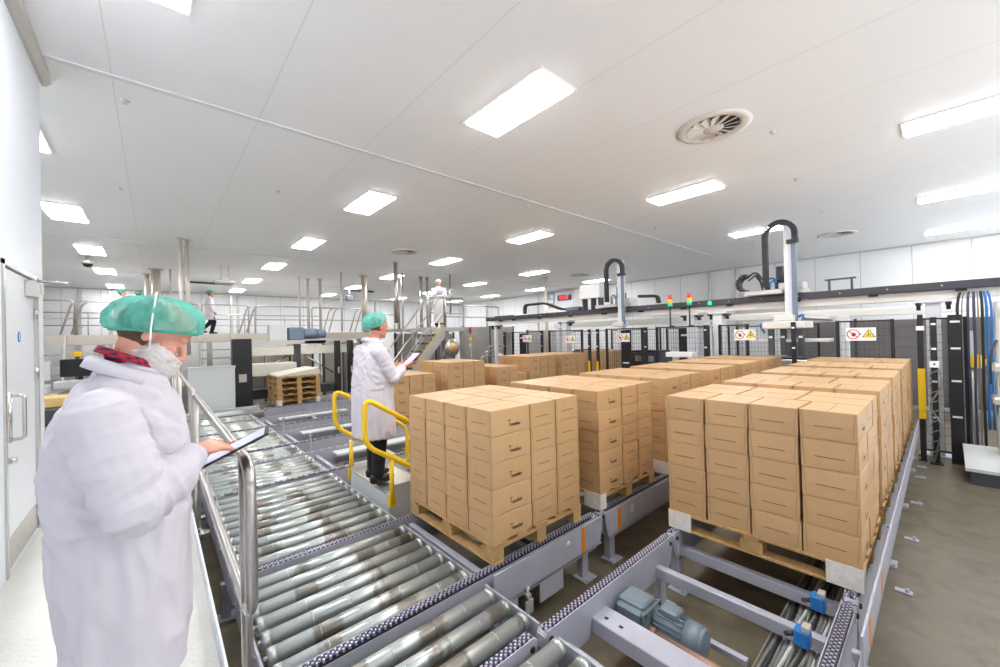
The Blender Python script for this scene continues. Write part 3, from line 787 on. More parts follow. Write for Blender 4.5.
# loads: phrase, x, y, layers of front / middle / back rows
LOADS = [
    ('first floor-edge load', 3.2, .348, (5, 5, 5)), ('second floor-edge load', 4.47, .348, (5, 5, 5)), ('third floor-edge load', 5.75, .348, (5, 5, 5)),
    ('fourth floor-edge load', 7.03, .348, (5, 5, 5)), ('fifth floor-edge load', 8.30, .348, (5, 5, 5)),
    ('first middle-lane load', 1.76, 2.115, (5, 5, 5)), ('second middle-lane load', 3.03, 2.1, (5, 5, 5)), ('third middle-lane load', 4.33, 2.1, (5, 5, 5)),
    ('fourth middle-lane load', 5.62, 2.1, (5, 5, 5)), ('fifth middle-lane load', 6.92, 2.1, (5, 5, 5)), ('sixth middle-lane load', 8.22, 2.1, (5, 5, 5)),
    ('load beside the second worker', 3.25, 6.8, (4, 4, 4)), ('first load on the stairs-side lane', 4.53, 6.8, (5, 5, 5)),
    ('low stepped load', 5.87, 6.8, (4, 4, 3)), ('load behind the low stepped load', 6.95, 6.8, (5, 5, 5)), ('last load on the stairs-side lane', 8.18, 6.8, (5, 5, 5)),
    ('load inside the robot fence', 10.3, 6.6, (5, 5, 5)),
]
PH = .144
def pallet_meshes():
    top = MB()
    for k in range(5):
        w = (.145, .1, .145, .1, .145)[k]; xc = -.5+.0725+k*(1-.145)/4
        top.box(xc-w/2, xc+w/2, -.6, .6, .122, .144, c=.003)
    for y in (-.55, 0, .55): top.box(-.5, .5, y-.05, y+.05, .1, .122, c=.003)
    blk = MB().box(-.05, .05, -.0725, .0725, .022, .1, c=.004)
    skid = MB().box(-.05, .05, -.6, .6, 0, .022, c=.003)
    return top.mesh('deck'), blk.mesh('block'), skid.mesh('skid')
PD, PB, PS = pallet_meshes()
PPW = MB().box(-.0525, -.048, -.11, .0715, .001, .1435).box(-.0525, .04, .0705, .0715, .001, .1435).mesh('paint_patch')
PPN = MB().box(-.0525, -.048, -.0715, .11, .001, .1435).box(-.0525, .04, -.0715, -.0705, .001, .1435).mesh('paint_patch')
PBW = PB.copy()
def paint(me, m_):
    if not me.materials: me.materials.append(M(m_))
paint(PD, 'wood'); paint(PB, 'wood_block'); paint(PS, 'wood'); paint(PBW, 'wood_white'); paint(PPW, 'wood_white'); paint(PPN, 'wood_white')
def pallet(loc, label, group, white=(), rz=0):
    t = thing('wooden_pallet', label, 'pallet', loc, rz, group)
    o = bpy.data.objects.new('deck', PD); C.objects.link(o); o.parent = t
    for x in (-.45, 0, .45):
        o = bpy.data.objects.new('skid', PS); C.objects.link(o); o.parent = t; o.location = (x, 0, 0)
    for x in (-.45, 0, .45):
        for y in (-.525, 0, .525):
            w = (x, y) in white
            o = bpy.data.objects.new('block', PBW if w else PB); C.objects.link(o); o.parent = t; o.location = (x, y, 0)
            if w:
                o['label'] = 'white painted corner block'
                q = bpy.data.objects.new('paint_patch', PPW if y > 0 else PPN); C.objects.link(q); q.parent = t; q.location = (x*1.0, y/.525*.53, 0)
                q['label'] = 'white paint on the pallet corner'
    return t
NUMW = ['bottom', 'second', 'third', 'fourth', 'top']
rr = random.Random(11)
rest = MB()
LANEW = {}
for li, (ph, X0, Y0, lay) in enumerate(LOADS):
    white = ((-.45, -.525), (-.45, .525)) if li in (0, 6, 7) else ()
    pallet((X0+.5, Y0+.6, CT+.001), 'wooden pallet carrying the ' + ph + (', white corner blocks' if white else ''), 'pallets under carton loads', white)
    for si, (sx, sy, ro, row, col) in enumerate(SLOTS):
        nl = lay[('front', 'middle', 'back').index(row)]
        for ly in range(nl):
            jx, jy, jr = rr.uniform(-.003, .003), rr.uniform(-.003, .003), rr.uniform(-.008, .008)
            var = rr.randrange(4); flip = rr.random() < .5
            inner = row == 'middle' and col == 1 and ly < min(lay)-1
            z = CT+.001+PH+.001+ly*LP
            ang = (PI/2 if ro else 0)+jr+(PI if flip else 0)
            key = (li, si, ly)
            if inner or (VIS is not None and key not in VIS):
                rm = Matrix.Rotation(ang, 3, 'Z')
                b_ = MB().box(-LA/2, LA/2, -WI/2, WI/2, 0, HB, c=.004)
                for v in b_.v: pass
                o0 = len(rest.v)
                rest.v += [tuple(rm @ V(v) + V((X0+sx+jx, Y0+sy+jy, z))) for v in b_.v]
                rest.f += [[o0+i for i in f] for f in b_.f]; rest.mi += b_.mi; rest.sm += b_.sm
                continue
            o = bpy.data.objects.new('cardboard_carton', CARTONS[var]); C.objects.link(o)
            o.location = (X0+sx+jx, Y0+sy+jy, z); o.rotation_euler = (0, 0, ang)
            n = 4 if row == 'front' else 3
            lw = 'top layer' if ly == nl-1 else (NUMW[ly]+' layer')
            tag(o, 'carton, %s, %s row, %s from floor side, %s' % (lw, row, ORD[col], ph), 'carton', 'brown cardboard cartons on pallets')
if rest.v:
    o = rest.build('cardboard_cartons', 'card'); o['kind'] = 'stuff'
    tag(o, 'brown cartons deep inside and far back in the pallet loads', 'cartons')
# stack of empty pallets
ex, ey = 2.77, 11.55
for k in range(5):
    pallet((ex+random.uniform(-.01, .01), ey+random.uniform(-.01, .01), CT+.001+k*.1455),
           'empty wooden pallet, %s from the bottom in the stack of five' % ORD[k], 'empty pallets in a stack', ((-.45, -.525), (.45, -.525)) if k == 0 else (), 0)
b_ = MB().prism([(-.5, 0), (.5, 0), (.5, .10), (.47, .16), (-.5, .03)], -.58, .58, 'y')
tag(b_.build('slip_sheet_stack', 'slip', None, (ex, ey, CT+5*.1455+.002)), 'pale slanted cover board lying on the stack of empty pallets', 'board')
# ================================================================ palletising gantry
GX = 9.6
t = thing('gantry_rail', 'black covered gantry rail spanning all the carton lanes', 'gantry', (GX, 4.2, 0))
m_ = MB().box(-.16, .16, -7.6, 7.3, 2.69, 2.82, c=.008)
m_.box(-.05, .1, 6.0, 6.9, 2.82, 2.86, c=.006)
m_.build('rail_cover', 'black_cover', t)
sc = MB()
y = -7.3
while y < 7.2:
    sc.cyl((-.165, y, 2.76), (-.158, y, 2.76), .012, seg=8); y += .62
sc.build('cover_screw', 'silver', t)
MB().box(-.07, .07, -7.6, 6.9, 2.545, 2.69, c=.006).build('beam', 'gantry_white', t)
cl = MB()
for yy in (-6.2, -4.4, -3.4, -2.3, -1.1, -.1, 1.0, 2.1, 3.3, 4.6, 5.8, 6.5):
    cl.box(-.14, .14, yy-.06, yy+.06, 2.655, 2.69)
cl.build('rail_clamp', 'black', t)
COLS = [(-2.4, .16), (.1, .17), (3.35, .2), (3.95, .18), (7.75, .2), (11.1, .1)]
for yy, w in COLS:
    MB().box(-w*.6, w*.6, yy-4.2-w/2, yy-4.2+w/2, .012, 2.545, c=.006).box(-.14, .14, yy-4.2-.2, yy-4.2+.2, 0, .014).box(-.16, .16, yy-4.2-.2, yy-4.2+.2, 2.5, 2.545).build('column', 'column_white', t)
    MB().box(-.16, .16, yy-4.2-.2, yy-4.2-.13, 2.46, 2.50).box(-.16, .16, yy-4.2+.13, yy-4.2+.2, 2.46, 2.50).box(-.05, .05, yy-4.2-.19, yy-4.2-.14, 2.38, 2.46).box(-.05, .05, yy-4.2+.14, yy-4.2+.19, 2.38, 2.46).build('levelling_bolts', 'black', t)
t = thing('rear_gantry_beam', 'white rear gantry beam parallel behind the black covered rail', 'gantry', (13.0, 4.2, 0))
MB().box(-.08, .08, -7.6, 6.9, 2.40, 2.56, c=.006).box(-.05, .05, -7.6, 6.9, 2.56, 2.60).build('beam', 'gantry_white', t)
for yy in (-2.2, 1.65, 4.9, 7.9, 10.9):
    MB().box(-.1, .1, yy-4.2-.1, yy-4.2+.1, .012, 2.40, c=.006).box(-.18, .18, yy-4.2-.18, yy-4.2+.18, 0, .014).build('column', 'column_white', t)
t = thing('crosswise_beam', 'white crosswise beam joining the two gantry rails', 'beam', (11.3, 1.95, 0))
MB().box(-1.55, 1.55, -.06, .06, 2.28, 2.39, c=.006).build('beam', 'gantry_white', t)
MB().box(-1.5, 1.5, -.12, -.08, 2.3, 2.34).build('cable_duct', 'dark_grey', t)

def robot(y0, label, big):
    t = thing('gantry_robot', label, 'robot', (GX, y0, 2.85)); oz = 2.85
    # carriage
    MB().box(-.36, .2, .1, .75, -.025, .06, c=.01).box(-.16, .2, -.25, .1, -.025, .06, c=.01).box(-.16, .24, -.2, .2, .06, .2, c=.01).build('carriage', 'silver', t)
    # vertical axis
    top = 4.2 if big else 4.05
    m_ = MB().box(-.30, -.18, -.09, .07, -.9 if big else -.45, top-oz, c=.006)
    m_.box(-.26, -.22, .05, .13, top-oz-.03, top-oz+.04)
    m_.build('mast', 'column_white', t)
    MB().box(-.34, -.30, -.14, -.06, -.9 if big else -.45, top-oz-.35, c=.004).build('mast_rail', 'motor_blue', t)
    # energy chain loop
    x = -.36
    pts = [V((x, .36, .12)), V((x, .36, top-oz-.22))]
    pts += arc((x, .115, top-oz-.22), .245, 0, PI, 16, ((0, 1, 0), (0, 0, 1)))
    pts += [V((x, -.13, top-oz-.35))]
    m_ = MB(); dist = 0
    # square section links
    for i in range(len(pts)-1):
        a, b_ = pts[i], pts[i+1]; n = max(1, int((b_-a).length/.045))
        for k in range(n):
            p = a.lerp(b_, (k+.5)/n); d = (b_-a).normalized(); an = math.atan2(d.z, d.y)
            rm = Matrix.Rotation(an, 3, 'X'); L_ = (b_-a).length/n
            m_.box(p.x-.05, p.x+.05, p.y-L_*.46, p.y+L_*.46, p.z-.045, p.z+.045, rot=rm)
    m_.build('cable_chain', 'rubber', t)
    MB().box(-.41, -.31, -.19, .0, top-oz-.42, top-oz-.35).build('chain_bracket', 'black', t)
    mo = MB().cyl((.0, .2, .2), (.0, .2, .55), .07, seg=16).box(-.08, .08, .12, .28, .06, .22, c=.01).cyl((0, .05, .2), (0, .05, .36), .06, seg=14)
    mo.build('axis_motor', 'dark_grey', t)
    MB().tube(rounded([(-.06, .42, .0), (-.06, .42, .3), (-.08, .3, .34), (-.06, .24, .1)], .08), .018).tube(rounded([(-.09, .36, .0), (-.09, .36, .25), (-.09, .2, .3)], .06), .014).build('blue_hose', 'blue' if big else 'motor_blue', t)
    if big:
        # folded horizontal cable chain curl with hose bundle
        pts = arc((-.02, .78, .26), .17, -PI/2, PI*.5, 10, ((0, 1, 0), (0, 0, 1)))
        m_ = MB()
        for i in range(len(pts)-1):
            p = (pts[i]+pts[i+1])/2; d = (pts[i+1]-pts[i]).normalized(); an = math.atan2(d.z, d.y)
            m_.box(p.x-.12, p.x+.12, p.y-.024, p.y+.024, p.z-.035, p.z+.035, rot=Matrix.Rotation(an, 3, 'X'))
        m_.build('chain_curl', 'rubber', t)
        MB().tube(rounded([(-.1, .8, .36), (-.1, .6, .5), (-.1, .42, .2), (-.1, .36, .06)], .1), .02).tube(rounded([(-.05, .76, .32), (-.05, .58, .46), (-.05, .5, .1)], .1), .016).tube([(-.08, .62, .42), (-.08, .42, .1)], .02).build('cable_bundle', 'cable_dark', t)
        MB().box(-.16, .1, .2, .9, .06, .09, c=.004).build('chain_tray', 'silver', t)
    # gripper head below the rails
    if not big:
        MB().box(-.45, -.18, -.16, .16, -.56, -.44, c=.02).build('gripper_body', 'gantry_white', t)
        MB().tube(rounded([(-.3, -.1, -.42), (-.42, -.22, -.4), (-.44, -.2, -.5)], .06), .022).build('air_hose', 'blue', t)
        return t
    g = MB().box(-.5, .2, -.28, .42, -.72, -.58, c=.02).box(-.42, -.05, -.1, .25, -.58, -.45, c=.02)
    g.build('gripper_body', 'gantry_white', t)
    for (yy, xx) in ((.28, -.42), (.10, -.32), (-.2, -.42)):
        MB().box(xx-.05, xx+.05, yy-.045, yy+.045, -1.24, -.72, c=.006).box(xx-.053, xx-.05, yy-.03, yy+.03, -.9, -.86, mi=1).build('gripper_arm', ['dark_grey', 'sign_white'], t)
    MB().box(-.35, .12, -.60, .55, -.98, -.92, c=.006).build('gripper_plate', 'panel_grey', t)
    MB().tube(rounded([(-.2, -.1, -.5), (-.3, -.22, -.45), (-.34, -.2, -.62), (-.3, -.1, -.75)], .06), .022).tube(rounded([(-.25, .35, -.6), (-.36, .5, -.62), (-.3, .42, -.8)], .06), .018).build('air_hose', 'blue', t)
    return t
robot(1.98, 'gantry robot with curled cable chain above the floor-edge lane', True)
robot(5.68, 'gantry robot with white cabinet beside it above the far lanes', False)
t = thing('control_cabinet', 'white control cabinet standing on the gantry beside a robot', 'cabinet', (GX, 6.78, 2.87))
MB().box(-.14, .16, -.36, .34, .28, .68, c=.008).build('cabinet_body', 'sign_white', t)
lg = None
for yy in (-.3, -.05, .25):
    MB().box(-.1, .12, yy-.02, yy+.02, -.045, .28).build('leg', 'dark_grey', t)
MB().box(-.12, .12, .42, .9, -.04, .08, c=.02).build('blue_unit', 'motor_blue', t)
# long energy chains lying on the rail
def flat_chain(pts, label):
    m_ = MB()
    P = rounded(pts, .16, 8); 
    for i in range(len(P)-1):
        a, b_ = P[i], P[i+1]; n = max(1, int((b_-a).length/.06))
        for k in range(n):
            p = a.lerp(b_, (k+.5)/n); d = (b_-a).normalized(); an = math.atan2(d.z, d.y); L_ = (b_-a).length/n
            m_.box(p.x-.06, p.x+.06, p.y-L_*.47, p.y+L_*.47, p.z-.035, p.z+.035, rot=Matrix.Rotation(an, 3, 'X'))
    tag(m_.build('energy_chain', 'rubber'), label, 'cable chain')
flat_chain([(GX, 9.55, 2.86), (GX, 9.55, 3.16), (GX, 8.6, 3.16), (GX, 7.95, 2.92), (GX, 7.74, 2.90)], 'black energy chain arching over the far end of the gantry rail')
flat_chain([(GX, 5.3, 3.08), (GX, 4.78, 3.04), (GX, 4.76, 2.86)], 'short black energy chain arm beside the white mast')
t = thing('rail_bracket', 'small steel bridge bracket standing on the black gantry rail', 'bracket', (GX, 1.25, 2.821))
MB().box(-.04, .04, -.22, .22, .2, .225).build('bracket_top', 'dark_grey', t)
for yy in (-.16, .16): MB().box(-.03, .03, yy-.015, yy+.015, 0, .2).build('leg', 'dark_grey', t)
# stack lights
for y, lab in ((4.31, 'red amber green stack light, the one close to the robot cabinet'), (3.86, 'red amber green stack light beside a green beacon')):
    t = thing('stack_light', lab, 'signal light', (9.25, y, 2.26), 0, 'gantry stack lights')
    MB().cyl((0, 0, 0), (0, 0, .44), .018, seg=10).cyl((0, 0, .44), (0, 0, .47), .05, seg=14).box(-.03, .17, -.02, .02, -.02, .012).build('pole', 'dark_grey', t)
    for k, q in enumerate(('green_lamp', 'amber_lamp', 'red_lamp')):
        MB().cyl((0, 0, .47+k*.085), (0, 0, .55+k*.085), .05, seg=16).build('lamp', q, t)
    MB().cyl((0, 0, .725), (0, 0, .74), .05, seg=16).build('cap', 'red', t)
t = thing('green_beacon', 'small green beacon fixed on the gantry rail side', 'signal light', (9.39, 3.47, 2.70))
MB().lathe([(.05, 0), (.05, .05), (.03, .09), (0, .1)], (0, 0, 0), seg=14).build('beacon_lamp', 'green_lamp', t)
MB().box(-.03, .049, -.03, .03, -.03, 0).build('beacon_base', 'black', t)

# ---------------------------------------------------------------- robot cell fence
FX = 9.40
def fence_panel(x, y0, y1, label, z0=.12, z1=2.22, pitch=.06):
    t = thing('mesh_fence_panel', label, 'fence', (x, (y0+y1)/2, 0), 0, 'black mesh fence panels'); oy = (y0+y1)/2
    m_ = MB(); n = int((y1-y0)/pitch); r = .0022
    for k in range(n+1):
        yy = y0+(y1-y0)*k/n-oy; m_.box(-r, r, yy-r, yy+r, z0, z1)
    n = int((z1-z0)/.12)
    for k in range(n+1):
        zz = z0+(z1-z0)*k/n; m_.box(-r, r, y0-oy, y1-oy, zz-r, zz+r)
    m_.build('wire_mesh', 'mesh_wire', t)
    f = MB().box(-.012, .012, y0-oy, y1-oy, z1, z1+.025).box(-.012, .012, y0-oy, y1-oy, z0-.025, z0)
    f.build('fence_frame', 'black', t)
    for yy in (y0-oy+.02, y1-oy-.02):
        MB().box(-.025, .025, yy-.025, yy+.025, 0.01, z1+.03).box(-.05, .05, yy-.05, yy+.05, 0, .012).build('fence_post', 'black', t)
    return t
PN = [(-.25, .28, 'beside the yellow light guard'), (.55, 1.30, 'carrying a warning sign behind the floor-edge lane'), (2.72, 3.3, 'with a sign behind the middle-lane loads'),
      (3.5, 4.75, 'behind the two stack lights'), (5.1, 6.2, 'with a sign under the robot cabinet'), (7.0, 8.3, 'with a sign beside the white gantry column'), (8.6, 10.0, 'with a sign at the far gantry end')]
for y0, y1, lab in PN: fence_panel(FX, y0, y1, 'black wire mesh panel ' + lab)
def sign(y, z, label, w=.40, h=.23):
    t = thing('warning_sign', label, 'sign', (FX-.03, y, z), 0, 'white warning signs on the mesh fence')
    MB().box(-.004, .004, -w/2, w/2, -h/2, h/2, c=.002).build('sign_plate', 'sign_white', t)
    x = -.0055
    # prohibition ring with a dark hand (seen from -X, so left on the picture is +Y)
    yc = w*.24
    ring = MB(); n = 28
    for k in range(n):
        a, b_ = 2*PI*k/n, 2*PI*(k+1)/n
        for (r0, r1) in ((.074, .088),):
            ring.quad((x, yc+r0*math.cos(a), r0*math.sin(a)), (x, yc+r1*math.cos(a), r1*math.sin(a)), (x, yc+r1*math.cos(b_), r1*math.sin(b_)), (x, yc+r0*math.cos(b_), r0*math.sin(b_)))
    ring.quad((x, yc+.058, .048), (x, yc+.048, .058), (x, yc-.058, -.048), (x, yc-.048, -.058))
    ring.build('prohibition_ring', 'red', t)
    hd = MB(); x2 = -.0048
    hd.quad((x2, yc+.02, -.035), (x2, yc-.028, -.035), (x2, yc-.028, .01), (x2, yc+.02, .01))
    for k in range(4):
        q = yc+.018-k*.012; hd.quad((x2, q, .008), (x2, q-.008, .008), (x2, q-.008, .03+.006*(k in (1, 2))), (x2, q, .03+.006*(k in (1, 2))))
    hd.quad((x2, yc-.026, -.02), (x2, yc-.045, .005), (x2, yc-.038, .012), (x2, yc-.024, -.002))
    hd.build('hand_symbol', 'black', t)
    cr = MB()
    for s in (-1, 1): cr.quad((x, .0+s*.002, .022), (x, s*.022, -.008), (x, s*.014, -.012), (x, s*-.004, .012))
    cr.build('caret_symbol', 'black', t)
    ty = -w*.27
    tr = MB(); tr._add([(x, ty+.088, -.055), (x, ty-.088, -.055), (x, ty, .09)], [(0, 1, 2)], 1, False)
    tr._add([(x-.0006, ty+.07, -.046), (x-.0006, ty-.07, -.046), (x-.0006, ty, .07)], [(0, 1, 2)], 0, False)
    for (u, w2, z0, z1) in ((-.005, .005, -.03, .042), (-.028, .028, -.012, -.006), (.016, .026, -.03, -.006), (-.026, -.016, -.03, -.006)):
        tr.quad((x-.0012, ty+u, z0), (x-.0012, ty+w2, z0), (x-.0012, ty+w2, z1), (x-.0012, ty+u, z1), 1)
    tr.build('warning_triangle', ['sign_yellow', 'black'], t)
sign(.97, 2.0, 'largest white warning sign, behind the floor-edge lane loads')
sign(2.78, 2.02, 'white warning sign second from the bare floor end of the fence')
sign(5.66, 2.0, 'white warning sign below the white robot cabinet')
sign(7.45, 1.97, 'white warning sign beside a white gantry column')
sign(9.25, 2.01, 'white warning sign closest to the gantry far end')

# black light-guard posts at the lane openings
def guard(x, y, label, z1=2.25, ytop=None, strip=False, wide=.07):
    t = thing('light_guard_post', label, 'post', (x, y, 0), 0, 'black light guard posts')
    MB().box(-.035, .035, -wide/2, wide/2, .012, z1, c=.005).box(-.07, .07, -.07, .07, 0, .014).build('post', 'black', t)
    m_ = MB()
    for z in (.7, 1.25, 1.75, z1-.12): m_.box(-.037, -.035, -wide*.36, wide*.36, z, z+.03)
    m_.build('end_marker', 'sign_white', t)
    if strip: MB().box(-.041, -.0352, -wide*.5, wide*.5, .55, 1.35).build('yellow_strip', 'yellow', t)
    return t
gp = guard(8.96, .10, 'black light guard post with cables wrapped round it, by the floor-edge lane')
MB().box(-.055, -.0375, -.05, .05, 1.48, 1.58, c=.003).box(-.058, -.055, -.012, .012, 1.52, 1.545, mi=1).build('white_switch', ['sign_white', 'black'], gp)
g = thing('light_guard', 'yellow and black light guard at the end of the floor-edge lane', 'light guard', (9.05, .24, 0))
MB().box(-.045, .03, -.04, .04, .66, 1.45, c=.004).build('yellow_body', 'yellow', g)
MB().box(-.03, .03, -.03, .03, .012, .66, c=.004).box(-.03, .03, -.03, .03, 1.45, 2.3, c=.004).box(-.05, .05, -.04, .05, 0, .014).build('black_post', 'black', g)
MB().box(-.05, -.03, -.045, .045, 2.05, 2.12, c=.003).build('sensor_box', 'sign_white', g)
for i, (x, y, l) in enumerate(((9.0, 1.86, 'black light guard post under the gripper arms'), (9.0, 3.42, 'black light guard post behind the middle-lane loads'), (9.2, 4.92, 'black light guard post between the two signs of the middle cells'),
                  (9.2, 8.42, 'black light guard post in the gap between two far signs'), (9.3, 10.3, 'black light guard post at the gantry far end'))): guard(x, y, l)
for x, y, l in ((9.32, 6.42, 'yellow striped guard post, of the pair beyond the far lane'), (9.32, 6.70, 'yellow striped guard post, the one closer to the far gantry end')): guard(x, y, l, strip=True)
guard(9.2, -.12, 'tall toothed black post beside the white gantry column', 2.28, wide=.14)
m_ = MB()
for k in range(9):
    m_.tube([(8.885, .06, 1.44-k*.15), (8.875, .13, 1.40-k*.15), (8.885, .15, 1.34-k*.15)], .008, 6)
m_.tube(rounded([(8.875, .05, 1.46), (8.87, .03, 1.2), (8.875, .17, .9), (8.865, .03, .6), (8.868, .13, .04)], .1), .011, 6)
tag(m_.build('loose_cable', 'cable'), 'loose grey cable winding round the black guard post', 'cable')

# hoses hanging at the right end and the machine beside them
hy = [(-.15, 'rubber', .017), (-.195, 'cable', .007), (-.255, 'hose_purple', .015), (-.315, 'hose_purple', .016), (-.355, 'cable', .008), (-.395, 'rubber', .016), (-.435, 'blue', .016), (-.48, 'blue', .013)]
for i, (y, mm, r) in enumerate(hy):
    pts = [(9.4, -.34+(y+.34)*.8, 2.62), (9.36, -.34+(y+.34)*.9, 2.56), (9.32, y, 2.40), (9.32, y+.003*((i % 3)-1), 1.6), (9.32, y+.006*((i % 2)*2-1), 1.1), (9.32, y, .3 if i < 6 else .9), (9.32, y, .02 if i < 6 else .55)]
    nm = ['thick black hose closest to the white column', 'thin grey hose second from the white column', 'purple hose third from the white column', 'purple hose fourth from the white column',
          'thin grey hose fifth from the white column', 'thick black hose beside the blue hoses', 'blue hose curving out over the others', 'outer blue hose beside the grey machine'][i]
    tag(MB().tube(rounded(pts, .08), r, 10).build('hanging_hose', mm), nm + ', hanging below the gantry', 'hose', 'hoses hanging from the gantry')
t = thing('wrapping_machine', 'pale grey machine column with ledges at the frame edge', 'machine', (8.85, -.62, 0))
MB().box(-.2, .2, -.6, .14, .34, 2.45, c=.02).build('machine_column', 'panel_grey', t)
MB().box(-.3, .1, -.4, .19, 1.45, 1.58, c=.03).box(-.3, .1, -.4, .19, 1.02, 1.12, c=.02).build('ledge', 'silver', t)
MB().box(-.34, .05, -.4, .14, .84, 1.02, c=.03).build('gear_cover', 'panel_grey', t)
MB().tube(rounded([(-.2, .14, 1.9), (-.26, .2, 1.7), (-.24, .2, 1.3)], .08), .012).build('machine_cable', 'cable_dark', t)
MB().cyl((-.2, .08, 2.3), (-.23, .08, 2.3), .04).build('machine_wheel', 'silver', t)
t = thing('low_platform', 'low pale platform ramp on the bare floor beside the hoses', 'platform', (8.6, -1.0, 0))
MB().prism([(-.5, .17), (.5, .30), (.5, .34), (-.5, .21)], -1.0, .84, 'y').build('platform_top', 'panel_grey', t)
MB().box(-.48, -.44, -.95, .8, .0, .17).box(.4, .44, -.95, .8, 0, .28).box(-.44, .4, .74, .78, .05, .17).build('platform_side', 'dark_grey', t)
# things seen inside and behind the robot cells
def equip(x, y, z0, w, d, h, label, m_='dark_grey'):
    t = thing('cell_machine', label, 'machine', (x, y, 0), 0, 'machinery behind the mesh fence')
    MB().box(-w/2, w/2, -d/2, d/2, z0, z0+h, c=.02).build('machine_body', m_, t)
    for a in (-1, 1):
        for b_ in (-1, 1): MB().box(a*(w/2-.06)-.03, a*(w/2-.06)+.03, b_*(d/2-.06)-.03, b_*(d/2-.06)+.03, 0, z0).build('leg', 'conv_dark', t)
    MB().box(-w/2-.01, -w/2, -d*.3, d*.3, z0+h*.35, z0+h*.75, c=.003).build('access_panel', 'silver', t)
    MB().box(-w/2+.05, w/2-.05, -d/2+.05, d/2-.05, z0+h, z0+h+.05, c=.01).build('machine_top', 'black', t)
    return t
equip(11.4, 4.4, .5, .9, 1.4, .42, 'grey cell machine behind the middle lane fence')
equip(11.6, 2.5, .7, .8, .9, .7, 'pale cell machine with round knob behind the gripper arms', 'silver')
equip(11.5, 6.0, 1.1, .8, 1.0, .42, 'dark cell machine below the robot cabinet sign')
equip(12.1, 8.6, .6, .8, 1.2, .9, 'dark cell machine behind the far lane fence')
t = thing('dark_partition', 'long dark grey partition of slatted panels behind the robot cells', 'partition', (14.6, 1.6, 0))
MB().box(-.05, .05, -5.2, 1.6, .1, 2.3, c=.01).build('partition_panel', 'partition_grey', t)
for yy in (-5.1, -3.4, -1.7, 0, 1.5): MB().box(-.09, -.05, yy-.03, yy+.03, 0, 2.36).build('partition_post', 'dark_grey', t)
m_ = MB()
for k in range(8): m_.box(-.07, -.05, -5.15, 1.55, .3+k*.26, .31+k*.26)
m_.build('partition_rib', 'conv_dark', t)
for y0, y1, lab in ((2.2, 4.2, 'rear mesh panel behind the two stack lights'), (4.4, 6.4, 'rear mesh panel behind the robot cabinet'), (6.6, 8.6, 'rear mesh panel behind the far lane'), (8.8, 10.8, 'rear mesh panel at the far gantry end')):
    fence_panel(13.4, y0, y1, 'black ' + lab, pitch=.08)
for y, lab in ((4.55, 'tall black door leaf behind the fence, near the stack lights'), (6.30, 'tall black door leaf behind the yellow striped posts'), (10.7, 'tall black door leaf at the far gantry end')):
    t = thing('guard_door', lab, 'guard door', (10.6, y, 0))
    MB().box(-.03, .03, -.16, .16, .02, 2.2, c=.006).build('door_leaf', 'black', t)
    MB().box(-.035, -.03, -.1, .1, 2.0, 2.05).box(-.035, -.03, -.1, .1, 1.2, 1.25).build('door_marker', 'sign_white', t)
t = thing('yellow_valve', 'bright yellow valve unit behind the hanging hoses', 'valve', (10.2, -.33, 0))
MB().cyl((0, 0, 0), (0, 0, 1.4), .03).build('valve_stand', 'silver', t)
MB().box(-.08, .08, -.09, .09, 1.4, 1.62, c=.02).cyl((0, -.09, 1.5), (0, -.2, 1.5), .05).build('valve_body', 'yellow', t)
MB().box(-.06, .06, -.02, .12, 1.62, 2.02, c=.01).build('valve_box', 'panel_grey', t)
t = thing('white_tray', 'white flat tray on a slim stand behind the middle-lane loads', 'tray', (8.95, 3.95, 0))
MB().box(-.12, .12, -.3, .3, 1.55, 1.66, c=.008).build('tray_body', 'sign_white', t)
MB().cyl((0, 0, 0), (0, 0, 1.55), .025).box(-.12, .12, -.12, .12, 0, .015).build('tray_stand', 'dark_grey', t)
# ================================================================ far left: mezzanine, stairs, tanks, pipes
DZ = 2.43
t = thing('mezzanine', 'long beige steel mezzanine deck behind the walkway', 'mezzanine', (1.0, 19, 0))
MB().box(-6.8, 6.0, -2.4, 3.6, DZ-.06, DZ-.002).build('deck', 'steel_sheet', t)
MB().box(-6.8, 6.0, -2.5, -2.4, DZ-.29, DZ, c=.006).build('fascia_beam', 'pipe_beige', t)
for x in (-4.4, -2.2, .4, 2.9, 5.6):
    MB().box(x-.07, x+.07, -2.35, -2.21, 0, DZ-.06).build('leg', 'steel_sheet', t)
def rail(x0, x1, y, z, label, h=1.0, posts=None, sl=()):
    t = thing('guard_rail', label, 'guard rail', ((x0+x1)/2, y, z), 0, 'mezzanine guard rails'); ox = (x0+x1)/2
    MB().tube(rounded([(x0-ox, 0, .0), (x0-ox, 0, h), (x1-ox, 0, h), (x1-ox, 0, 0)], .1), .024, 8).build('top_rail', 'steel_rail', t)
    MB().tube([(x0-ox, 0, h*.5), (x1-ox, 0, h*.5)], .02, 8).build('mid_rail', 'steel_rail', t)
    n = max(1, int((x1-x0)/1.6))
    for k in range(1, n): MB().cyl((x0-ox+(x1-x0)*k/n, 0, 0), (x0-ox+(x1-x0)*k/n, 0, h), .02, seg=8).build('post', 'steel_rail', t)
    return t
rail(-4.6, -1.75, 16.62, DZ, 'steel guard rail section closest to the door wall')
rail(-1.7, 1.1, 16.62, DZ, 'steel guard rail section behind the bearded worker cap')
rail(1.2, 2.55, 16.62, DZ, 'short steel guard rail section beside the walking worker')
rail(2.75, 4.6, 16.62, DZ, 'steel guard rail section over the pallet dispenser motor')
rail(4.7, 6.9, 16.62, DZ, 'steel guard rail section ending near the second worker head')
rail(-5.5, 6.8, 22.5, DZ, 'rear steel guard rail along the back of the mezzanine')
